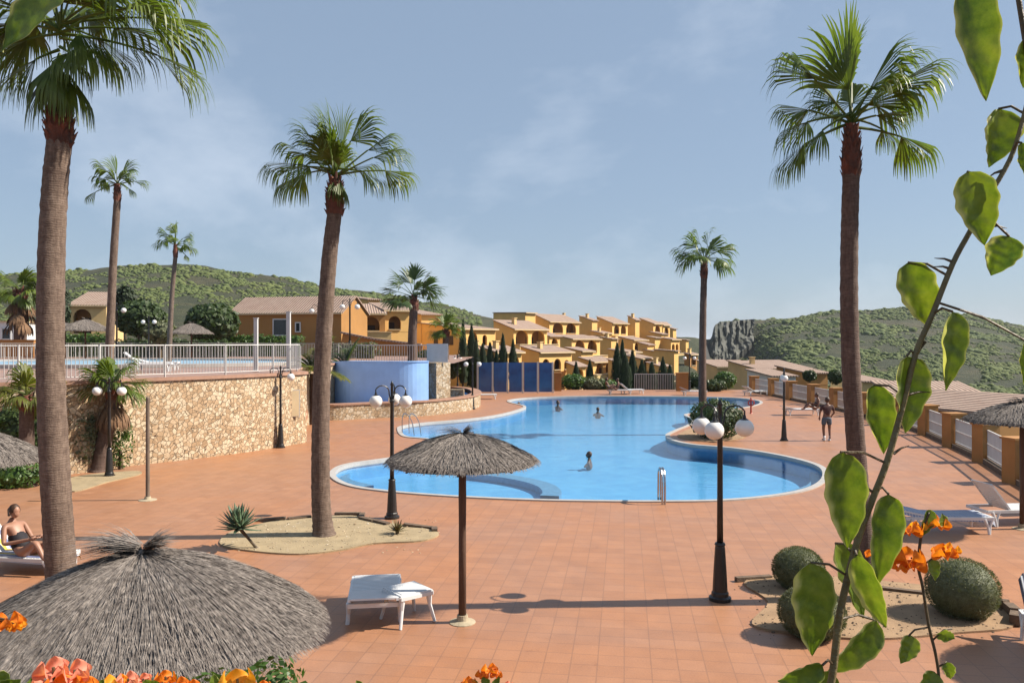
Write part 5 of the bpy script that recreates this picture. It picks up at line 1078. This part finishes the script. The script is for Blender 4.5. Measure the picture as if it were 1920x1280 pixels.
def head(mb, c, fwd, r=.098):
    fwd = fwd.normalized(); up = V((0, 0, 1)); up = (up - fwd * up.dot(fwd)).normalized(); sd_ = fwd.cross(up)
    rows = []; Mx = Matrix((fwd, sd_, up)).transposed()
    for i in range(13):
        a = -pi / 2 + pi * i / 12; row = []
        for k in range(16):
            b = 2 * pi * k / 16; d = V((cos(a) * cos(b), cos(a) * sin(b), sin(a))); x, y, z = d.x * .095, d.y * .076, d.z * .118
            if d.z < 0: x += .012 * max(0, d.x); y *= (1 + d.z * .28)
            if d.x > .8 and -.25 < d.z < .15: x += .022
            if d.x > .6 and .1 < d.z < .32: x -= .006
            row.append(c + Mx @ V((x, y, z)))
        rows.append(row)
    mb.grid(rows, True)
    mb.ell(c + Mx @ V((.1, 0, -.02)), (.014, .013, .02), 8, 6)
    for s in (-1, 1): mb.ell(c + Mx @ V((0, s * .078, -.01)), (.018, .010, .028), 8, 6); mb.ell(c + Mx @ V((.085, s * .032, .018)), (.008, .012, .007), 6, 4)
    mb.ell(c + Mx @ V((.09, 0, -.062)), (.008, .022, .006), 8, 4)
    return Mx
def hair(c, Mx, long=0):
    mb = MB(); mb.ell(c + Mx @ V((-.022, 0, .022)), (.098, .09, .112), 14, 10, lambda d: 1 + .05 * noise.noise(d * 5))
    if long: mb.tube([c + Mx @ V((-.08, 0, .05)), c + Mx @ V((-.12, 0, -.05)), c + Mx @ V((-.11, 0, -.16))], [.05, .05, .02], 8)
    return mb
def body(J, female=False, th=1.0):
    names = ['pelvis', 'waist', 'chest', 'neck0', 'neck1', 'hipL', 'kneeL', 'ankL', 'toeL', 'hipR', 'kneeR', 'ankR', 'toeR', 'shL', 'elL', 'wrL', 'shR', 'elR', 'wrR']
    ed = [(0, 1), (1, 2), (2, 3), (3, 4), (0, 5), (5, 6), (6, 7), (7, 8), (0, 9), (9, 10), (10, 11), (11, 12), (2, 13), (13, 14), (14, 15), (2, 16), (16, 17), (17, 18)]
    R_ = [.135, .115, .135, .06, .052, .095, .058, .038, .03, .095, .058, .038, .03, .055, .04, .028, .055, .04, .028]
    return skinmesh([J[n] for n in names], ed, [r * th for r in R_])
# standing man, seen from behind on the right of the deck
g = G(1550, 826); t = thing("person", "person in dark top and grey blue shorts standing on the right of the deck", "person", g)
J = {'pelvis': V((0, 0, .93)), 'waist': V((.0, .0, 1.1)), 'chest': V((.02, 0, 1.32)), 'neck0': V((.02, 0, 1.46)), 'neck1': V((.02, .0, 1.54)), 'hipL': V((-.1, 0, .88)), 'kneeL': V((-.12, .03, .48)), 'ankL': V((-.11, -.02, .08)), 'toeL': V((-.14, .12, .04)),
     'hipR': V((.1, 0, .88)), 'kneeR': V((.12, .02, .48)), 'ankR': V((.1, -.08, .08)), 'toeR': V((.12, .06, .04)), 'shL': V((-.18, 0, 1.40)), 'elL': V((-.27, .02, 1.12)), 'wrL': V((-.22, .16, .95)), 'shR': V((.22, 0, 1.40)), 'elR': V((.31, .0, 1.13)), 'wrR': V((.24, .14, .98))}
mb = body(J); hand(mb, J['wrL'], V((.1, .3, -.6)), V((0, 1, 0))); hand(mb, J['wrR'], V((-.1, .3, -.6)), V((0, 1, 0))); Mx = head(mb, V((.02, .02, 1.64)), V((-.4, 1, -.1))); mb.build("body", M['skin_d'], t, smooth=True)
hair(V((.02, .02, 1.64)), Mx).build("hair", M['hair'], t, smooth=True)
mb = skinmesh([V((0, 0, 1.0)), V((.01, 0, 1.15)), V((.02, 0, 1.33)), V((-.17, 0, 1.40)), V((-.25, .01, 1.2)), V((.21, 0, 1.40)), V((.29, 0, 1.2))], [(0, 1), (1, 2), (2, 3), (3, 4), (2, 5), (5, 6)], [.15, .135, .155, .07, .065, .07, .065]); mb.build("shirt", M['darkcloth'] if False else plain("brown_shirt", (.06, .022, .02), .8, .3, 5), t, smooth=True)
mb = skinmesh([V((0, 0, 1.0)), V((0, 0, .92)), V((-.105, 0, .84)), V((-.115, .02, .62)), V((.105, 0, .84)), V((.115, .02, .62))], [(0, 1), (1, 2), (2, 3), (1, 4), (4, 5)], [.145, .15, .11, .1, .11, .1]); mb.build("shorts", M['bluecloth'], t, smooth=True)
mb = MB(); 
for s in (-.11, .1): mb.ell(V((s, .0, .045)), (.05, .14, .045), 10, 6); mb.tube([V((s, -.05, .04)), V((s, -.05, .2))], [.045, .042], 8)
mb.build("shoes", M['white'], t, smooth=True)
def seated(label, loc, rz, lean=.35, skin='skin', cloth='darkcloth', female=True, reading=True, z=.36, hairm='hair', legs='knees'):
    """sits on its thing's origin facing +x"""
    t = thing("person", label, "person", loc, None, rz); lx = -sin(lean)
    J = {'pelvis': V((0, 0, z + .1)), 'waist': V((lx * .2, 0, z + .27)), 'chest': V((lx * .42, 0, z + .47)), 'neck0': V((lx * .5, 0, z + .6)), 'neck1': V((lx * .5 + .03, 0, z + .67)), 'hipL': V((.05, -.1, z + .08)), 'hipR': V((.05, .1, z + .08)),
         'kneeL': V((.42, -.12, z + .33)), 'kneeR': V((.44, .12, z + .26)), 'ankL': V((.62, -.11, z + .05)), 'ankR': V((.72, .12, z + .05)), 'toeL': V((.74, -.11, z + .04)), 'toeR': V((.84, .12, z + .05)),
         'shL': V((lx * .42, -.18, z + .54)), 'shR': V((lx * .42, .18, z + .54)), 'elL': V((lx * .3 + .02, -.25, z + .26)), 'elR': V((lx * .3 + .05, .25, z + .27)), 'wrL': V((.27, -.1, z + .36)), 'wrR': V((.28, .08, z + .37))}
    mb = body(J); hand(mb, J['wrL'], V((.6, .3, .2)), V((0, 0, 1))); hand(mb, J['wrR'], V((.6, -.3, .2)), V((0, 0, 1)))
    hc = J['neck1'] + V((.05, 0, .10)); Mx = head(mb, hc, V((1, -.1, -.55 if reading else -.1))); mb.build("body", M[skin], t, smooth=True)
    hair(hc, Mx, 1 if female else 0).build("hair", M[hairm], t, smooth=True)
    a = J['pelvis']; mb = skinmesh([a + V((0, 0, -.02)), J['waist'], J['chest'] + V((0, 0, -.04))], [(0, 1), (1, 2)], [.175, .15, .168]); mb.build("swimsuit" if female else "shirt", M[cloth], t, smooth=True)
    return t
seated("woman in a dark swimsuit sitting and reading on a lounger at the left edge", (-8.5, 13.9, 0), radians(-22), .75, z=.24)
seated("person in black sitting on a far lounger left of the standing person", G(1533, 783) + V((0, .2, 0)), radians(180), .2, 'skin_d', 'darkcloth', False, False, z=.4)
seated("person in black sitting on a lounger at the far end of the pool", G(1157, 740), radians(180), .2, 'skin_d', 'darkcloth', False, False, z=.36)
seated("person in a dark top leaning back on a far lounger beside the other sunbather", G(1142, 739), radians(10), .5, 'skin_d', 'redplant', True, False, z=.36)
def swimmer(label, px, py, rz=0, s=1.0, hat='hair'):
    g = G(px, py, -.07); t = thing("person", label, "swimmer", (g.x, g.y, -.22), None, rz); mb = skinmesh([V((0, 0, -.38)), V((0, 0, -.12)), V((0, 0, .04)), V((0, 0, .1)), V((0, -.19, -.1)), V((.1, -.36, -.2)), V((0, .19, -.1)), V((.1, .36, -.2))], [(0, 1), (1, 2), (2, 3), (1, 4), (4, 5), (1, 6), (6, 7)], [.13, .14, .06, .055, .06, .035, .06, .035]); hc = V((.02, 0, .2)); Mx = head(mb, hc, V((1, .1, 0))); mb.build("body", M['skin_d'], t, smooth=True); hair(hc, Mx).build("hair", M[hat], t, smooth=True); t.scale = (s * .86,) * 3
swimmer("nearest swimmer in the middle of the pool, head above the water", 1105, 855, 2.8, 1.15)
swimmer("swimmer far out, right of two others near the far edge", 1121, 769, 1, 1.2)
swimmer("swimmer at the far edge of the pool, second from the left", 1046, 757, .5, 1.35)
swimmer("leftmost swimmer at the far edge of the pool", 973, 759, 4, 1.2)
# ================================================================ FOREGROUND BOUGAINVILLEA
m, n, l, b = nmat("bougainvillea_leaf"); co = coords(n, l)
f = noisen(n, l, co, 20, 6, .7); f2 = noisen(n, l, co, 90, 3)
c = ramp(n, l, f, [(0.32, (.05, .10, .010)), (0.52, (.13, .19, .02)), (0.74, (.22, .26, .04))])
am = n.new('ShaderNodeAttribute'); am.attribute_name = 'sunlit_margin'; c = mixc(n, l, am.outputs['Fac'], c, (.52, .52, .24))  # look of sunlit curled leaf edges painted into the colour as a pale rim
c = mixc(n, l, .6, c, ramp(n, l, f2, [(.3, (.8, .8, .8)), (.7, (1.15, 1.15, 1.1))]), 'MULTIPLY')
l.new(c, b.inputs['Base Color']); b.inputs['Roughness'].default_value = .38; bump(n, l, f, b, .5, .004)
tl = n.new("ShaderNodeBsdfTranslucent"); g2 = n.new("ShaderNodeMix"); g2.data_type = 'RGBA'; g2.blend_type = 'MULTIPLY'; g2.inputs[0].default_value = 1; g2.inputs[7].default_value = (1.2, 1.22, .42, 1); l.new(c, g2.inputs[6]); l.new(g2.outputs[2], tl.inputs[0])
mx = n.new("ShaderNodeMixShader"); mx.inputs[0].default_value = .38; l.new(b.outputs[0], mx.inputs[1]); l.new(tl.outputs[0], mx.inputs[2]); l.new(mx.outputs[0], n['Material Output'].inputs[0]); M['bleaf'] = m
M['vein'] = plain("pale_leaf_vein", (.30, .36, .10), .5, .1, 30)
M['bract_o'] = leafmat("orange_bract", (.62, .13, .012), (.85, .28, .02), 22, .4, .6, None, False, 1.1)
M['bract_p'] = leafmat("salmon_bract", (.72, .22, .14), (.85, .36, .26), 22, .4, .6, None, False, 1.1)
M['bract_y'] = leafmat("amber_bract", (.75, .28, .015), (.9, .42, .03), 22, .4, .6, None, False, 1.1)
def bleaf(parent, base_px, tip_px, wpx, D, roll=0.3, cup=.35, bend=.25, dz=0.0, curl=0.0, seed=0, rr=1.0):
    rng = random.Random(seed + int(base_px[0])); a = P(*base_px, D); b_ = P(*tip_px, D + dz); ax = (b_ - a); L = ax.length; ax.normalize(); w = wpx / F * D / 2
    view = V((0, -1, 0)); nn = (view - ax * view.dot(ax)).normalized(); nn = Matrix.Rotation(roll, 3, ax) @ nn; s = ax.cross(nn).normalized(); mb = MB(); rows = []; NU, NV = 26, 18
    w = w / max(.45, abs(cos(roll)))
    ph = rng.uniform(0, 6)
    for i in range(NU + 1):
        t = i / NU; hw = w * max(0.012, (sin(pi * min(1, t ** .62)) ** .72) * (1 if t > .02 else .3)); row = []
        if t > .8: hw *= 1 - .35 * (t - .8) / .2
        mid = a + ax * L * t + nn * (bend * L * (t * t - t) * -1 * .5 if bend else 0)
        for j in range(NV + 1):
            v = -1 + 2 * j / NV; k = abs(v); lift = cup * hw * k ** 1.5 + .05 * w * sin(t * 15 + ph) * k ** 2 * (1 + .5 * (v > 0))
            sx = v * hw
            v0 = .5 + .12 * sin(t * 11 + ph); rip = .045 * w * noise.noise(V((t * 9, v * 3, ph))) * (1 + 2 * max(0, v))
            if v > v0 and curl:
                R0 = hw * (1 - v0) / 1.0; q = (v - v0) / (1 - v0) * curl; sx = hw * v0 + R0 * sin(q) / max(1, curl * .8); lift = cup * hw * v0 ** 1.5 + R0 * (1 - cos(q)) / max(1, curl * .8)
            row.append(mid + s * (sx * (1 + .05 * sin(t * 26 + ph) * k)) + nn * (lift + rip + .03 * w * abs(sin(v * 2 + t * 16)) ))
        rows.append(row)
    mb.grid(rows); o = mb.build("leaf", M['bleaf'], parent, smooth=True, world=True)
    at_ = o.data.attributes.new("sunlit_margin", 'FLOAT', 'POINT'); vals = []  # mask of the painted sunlit rim, wider on one half
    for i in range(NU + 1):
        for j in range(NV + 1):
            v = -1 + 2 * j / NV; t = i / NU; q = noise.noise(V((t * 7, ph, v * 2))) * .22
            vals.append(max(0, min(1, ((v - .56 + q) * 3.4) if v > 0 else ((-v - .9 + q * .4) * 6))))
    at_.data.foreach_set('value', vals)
    vb = MB(); vb.tube([a - ax * .0] + [rows[i][NV // 2] + nn * .0006 for i in range(NU)], [.0016] + [lerp(.0015, .0004, i / NU) for i in range(NU)], 5)
    for i in range(4, NU - 6, 4):
        for sg in (-1, 1):
            q = [rows[min(NU, i + int(k * .6))][NV // 2 + sg * k] + nn * .0003 for k in range(0, NV // 2 - 1)]; vb.tube(q, .00045, 4, False)
    vb.build("vein", M['vein'], o)
    return a
D0 = .95
stem_px = [(1545, 1330), (1560, 1270), (1573, 1160), (1590, 1080), (1612, 1000), (1636, 935), (1662, 868), (1690, 770), (1716, 665), (1748, 590), (1786, 495), (1818, 435), (1850, 375), (1893, 300), (1915, 235), (1935, 150)]
st = thing("bougainvillea_branch", "thick bougainvillea branch with large green leaves rising across the right foreground", "branch", (P(1520, 0, D0).x, D0, 2.75))
pts = spline([V((.33, .9, 2.72)), P(1530, 1500, D0)] + [P(*p, D0) for p in stem_px], 4); mb = MB(); K = len(pts); mb.tube(pts, [lerp(.0050, .0024, i / K) for i in range(K)], 9); mb.build("stem", M['vine'], st, smooth=True, world=True)
for (x, y), (x2, y2) in [((1790, 492), (1752, 484)), ((1786, 505), (1750, 500)), ((1852, 425), (1888, 428)), ((1640, 925), (1606, 905)), ((1735, 640), (1718, 672)), ((1860, 360), (1835, 345)), ((1700, 740), (1745, 735)), ((1675, 850), (1705, 835)), ((1880, 320), (1850, 335))]:
    mb = MB(); mb.tube([P(x, y, D0), P((x + x2) / 2, (y + y2) / 2 - 3, D0), P(x2, y2, D0)], [.0022, .0013, .0004], 5); mb.build("thorn", M['stem'], st, world=True)
leaves = [((1812, -32), (1849, 190), 92, .25, .3, .1, 1.6), ((1926, 70), (1918, 166), 54, .3, .3, .1, .3), ((1872, 204), (1854, 314), 96, -.2, .45, .15, .4), ((1814, 322), (1846, 460), 84, .3, .35, .2, 1.2), ((1892, 443), (1858, 517), 66, .5, .5, .2, .8), ((1702, 492), (1742, 614), 76, .35, .35, .2, 1.4), ((1786, 584), (1772, 732), 70, -.2, .3, .15, 1.9), ((1700, 668), (1696, 812), 90, -.3, .4, .15, .7), ((1638, 721), (1657, 851), 68, .3, .3, .15, .3),
          ((1576, 847), (1589, 1028), 90, .15, .35, .15, 1.3), ((1666, 926), (1645, 1096), 72, .25, .3, .2, 1.9), ((1566, 1018), (1617, 1158), 80, -.35, .35, .2, .2), ((1606, 1040), (1662, 1176), 48, .7, .35, .3, 1.8), ((1520, 1054), (1522, 1228), 92, .12, .3, .2, 1.2), ((1643, 1162), (1546, 1262), 74, -.3, .5, .4, 1.0), ((1542, 1246), (1458, 1276), 62, -.2, .4, .2, .3), ((1925, 640), (1920, 722), 40, .2, .3, .1, .2), ((1560, 1258), (1500, 1330), 66, .2, .4, .2, .3), ((1915, 268), (1922, 330), 40, .2, .3, .1, .2)]
for i, (a, b_, w, roll, cup, bend, curl) in enumerate(leaves):
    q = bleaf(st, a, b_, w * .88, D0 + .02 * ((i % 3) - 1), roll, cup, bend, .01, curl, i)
    near = min(pts, key=lambda p: (p - q).length)
    if (near - q).length < .14:
        pet = MB(); pet.tube([near, near.lerp(q, .5) + V((0, 0, .006)), q], .0016, 5); pet.build("petiole", M['stem'], st, world=True)
def bract(mb, c, d, up, L, w, rng):
    d = d.normalized(); s = d.cross(up).normalized(); nn = s.cross(d); rows = []
    for i in range(12):
        t = i / 11; hw = w * max(.03, sin(pi * t ** 1.05) ** .6); rows.append([c + d * L * t + s * hw * v + nn * (hw * .55 * v * v + L * .34 * sin(pi * t) + .06 * w * sin(v * 7 + t * 9)) for v in (-1, -.75, -.5, -.25, 0, .25, .5, .75, 1)])
    mb.grid(rows)
def flower(parent, px, py, size, D, mat, seed, n_=5):
    rng = random.Random(seed); c = P(px, py, D); r = size / F * D / 2; a0 = rng.uniform(0, 6)
    c = c - V((0, 0, r * .5)); mb = MB()
    for k in range(n_):
        a = a0 + 2 * pi * k / n_; d = V((cos(a) * .6, sin(a) * .5 - .1, rng.uniform(.45, .9))); bract(mb, c, d, V((cos(a), sin(a), -.6)), r * rng.uniform(1.3, 1.6), r * rng.uniform(.75, .95), rng)
    return mb.build("flower", M[mat], parent, smooth=True, world=True)
# flowering twig at lower right
tw = thing("bougainvillea_twig", "thin bougainvillea twig with orange flowers right of the thick branch", "branch", (P(1770, 0, 1.0).x, 1.0, 2.75))
tp = [P(1775, 1500, 1.0), P(1762, 1290, 1.0), P(1755, 1230, 1.0), P(1742, 1175, 1.0), P(1730, 1100, 1.0), P(1722, 1060, 1.0), P(1728, 1000, 1.0), P(1742, 960, 1.0)]; mb = MB(); mb.tube(spline([V((.60, .95, 2.72))] + tp, 5), .0019, 7)
for q in ([(1742, 1175), (1715, 1180), (1703, 1192)], [(1748, 1200), (1770, 1180), (1785, 1178)], [(1758, 1250), (1775, 1240)], [(1726, 1062), (1750, 1045), (1775, 1032)], [(1724, 1055), (1708, 1045)]): mb.tube([P(*p, 1.0) for p in q], .0012, 5)
mb.build("stem", M['stem'], tw, smooth=True, world=True)
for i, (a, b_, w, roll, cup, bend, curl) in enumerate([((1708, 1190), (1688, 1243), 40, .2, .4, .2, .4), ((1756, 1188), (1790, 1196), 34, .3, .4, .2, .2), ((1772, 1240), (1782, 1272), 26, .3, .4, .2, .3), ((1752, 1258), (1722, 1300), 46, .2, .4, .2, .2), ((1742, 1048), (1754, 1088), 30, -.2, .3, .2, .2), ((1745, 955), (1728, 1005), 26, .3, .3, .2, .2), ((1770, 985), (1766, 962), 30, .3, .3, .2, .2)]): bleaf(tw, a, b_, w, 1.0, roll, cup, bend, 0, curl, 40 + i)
for i, (x, y, s, m_) in enumerate([(1700, 1040, 46, 'bract_o'), (1715, 1055, 34, 'bract_o'), (1688, 1060, 26, 'bract_o'), (1770, 1032, 38, 'bract_o'), (1785, 1026, 24, 'bract_y'), (1708, 990, 34, 'bract_o'), (1758, 978, 34, 'bract_o'), (1722, 985, 24, 'bract_y'), (1632, 1037, 18, 'bract_o')]): flower(tw, x, y, s * .9, 1.0, m_, i + 5)
# flowering tops along the bottom left
bb = thing("bougainvillea_bush", "tops of a bougainvillea bush with salmon and orange flowers along the bottom left edge", "bush", (-.45, 1.0, 2.76))
mb = MB()
fl = [(100, 1240, 62, 'bract_p', .82), (140, 1245, 56, 'bract_p', .82), (112, 1278, 70, 'bract_o', .8), (85, 1265, 46, 'bract_p', .84), (155, 1275, 50, 'bract_o', .82), (218, 1268, 46, 'bract_y', 1.0), (240, 1262, 40, 'bract_p', 1.0), (268, 1262, 32, 'bract_p', 1.02), (310, 1258, 34, 'bract_o', 1.05), (335, 1275, 40, 'bract_o', 1.05), (360, 1278, 36, 'bract_o', 1.05), (445, 1262, 58, 'bract_y', .9), (492, 1276, 30, 'bract_o', 1.1), (555, 1282, 34, 'bract_p', 1.1), (14, 1152, 48, 'bract_o', .95), (30, 1160, 30, 'bract_y', .95), (200, 1282, 30, 'bract_o', 1.0)]
for i, (x, y, s, m_, D) in enumerate(fl):
    flower(bb, x, y + 10, s * (.72 if m_ == 'bract_p' else .8), D, m_, 60 + i, 5); a = P(x, y + 10, D); mb.tube(spline([a, a + V((.01 if x > 60 else -.09, .02, -.15 if x > 60 else -.06)), V((a.x * .9, 1.0, 3.0)), V((a.x * .85, .9, 2.74))], 3), .0016, 5)
mb.build("stems", M['stem'], bb, world=True)
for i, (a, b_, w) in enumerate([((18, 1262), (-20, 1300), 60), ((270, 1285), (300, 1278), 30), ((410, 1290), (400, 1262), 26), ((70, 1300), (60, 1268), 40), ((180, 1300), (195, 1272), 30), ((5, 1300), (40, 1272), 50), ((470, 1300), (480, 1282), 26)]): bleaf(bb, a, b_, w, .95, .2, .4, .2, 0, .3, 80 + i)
mb = MB(); rng = random.Random(9); cloud(mb, P(515, 1268, 1.5), (.06, .05, .035), 160, .009, rng, .2); cloud(mb, P(420, 1285, 1.5), (.08, .05, .03), 140, .009, rng, .2); cloud(mb, P(330, 1300, 1.5), (.2, .06, .03), 200, .009, rng, .2); mb.build("sprig", M['bushg'], bb, world=True)
b2 = thing("bougainvillea_bush", "small orange flower sprig at the bottom edge below the centre parasol", "bush", (P(900, 0, 1.2).x, 1.2, 2.76))
mb = MB(); a = P(905, 1290, 1.2); mb.tube([a, V((a.x, 1.0, 2.74))], .0018, 5); a = P(675, 1290, 1.2); mb.tube([a, V((a.x, 1.0, 2.74))], .0018, 5); mb.build("stems", M['stem'], b2, world=True)
for i, (x, y, s, m_) in enumerate([(918, 1252, 26, 'bract_o'), (930, 1262, 20, 'bract_o'), (905, 1262, 22, 'bract_o'), (880, 1275, 24, 'bract_o'), (955, 1282, 16, 'bract_p'), (870, 1282, 16, 'bract_o')]): flower(b2, x, y, s * .85, 1.2, m_, 90 + i)
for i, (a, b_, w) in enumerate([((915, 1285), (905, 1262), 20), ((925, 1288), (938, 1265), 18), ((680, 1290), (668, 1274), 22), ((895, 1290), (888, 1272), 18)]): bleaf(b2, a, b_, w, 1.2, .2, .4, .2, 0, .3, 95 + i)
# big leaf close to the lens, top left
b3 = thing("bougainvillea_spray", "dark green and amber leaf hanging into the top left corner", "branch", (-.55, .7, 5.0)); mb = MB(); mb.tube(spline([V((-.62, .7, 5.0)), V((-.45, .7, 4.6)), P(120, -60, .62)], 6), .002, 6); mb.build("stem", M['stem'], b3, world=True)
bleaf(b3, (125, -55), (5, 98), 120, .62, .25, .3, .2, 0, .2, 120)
mb = MB(); mb.tube([P(1935, 150, D0), P(1900, -60, D0), P(1806, -28, D0)], [.0035, .003, .0015], 6); mb.build("side_stem", M['stem'], st, world=True)

# thin air over the far hills
m = bpy.data.materials.new("haze_air"); m.use_nodes = True; n, l = m.node_tree.nodes, m.node_tree.links
n.remove(n['Principled BSDF']); pv = n.new("ShaderNodeVolumePrincipled"); pv.inputs['Color'].default_value = (.80, .88, 1.0, 1); pv.inputs['Density'].default_value = 0.00009; pv.inputs['Anisotropy'].default_value = 0.2
l.new(pv.outputs[0], n['Material Output'].inputs['Volume'])
mb = MB(); mb.box((0, 18950, 12), (62000, 38400, 116)); hz = mb.build("haze", m, kind="stuff", label="thin pale air fading the far hills", category="haze")
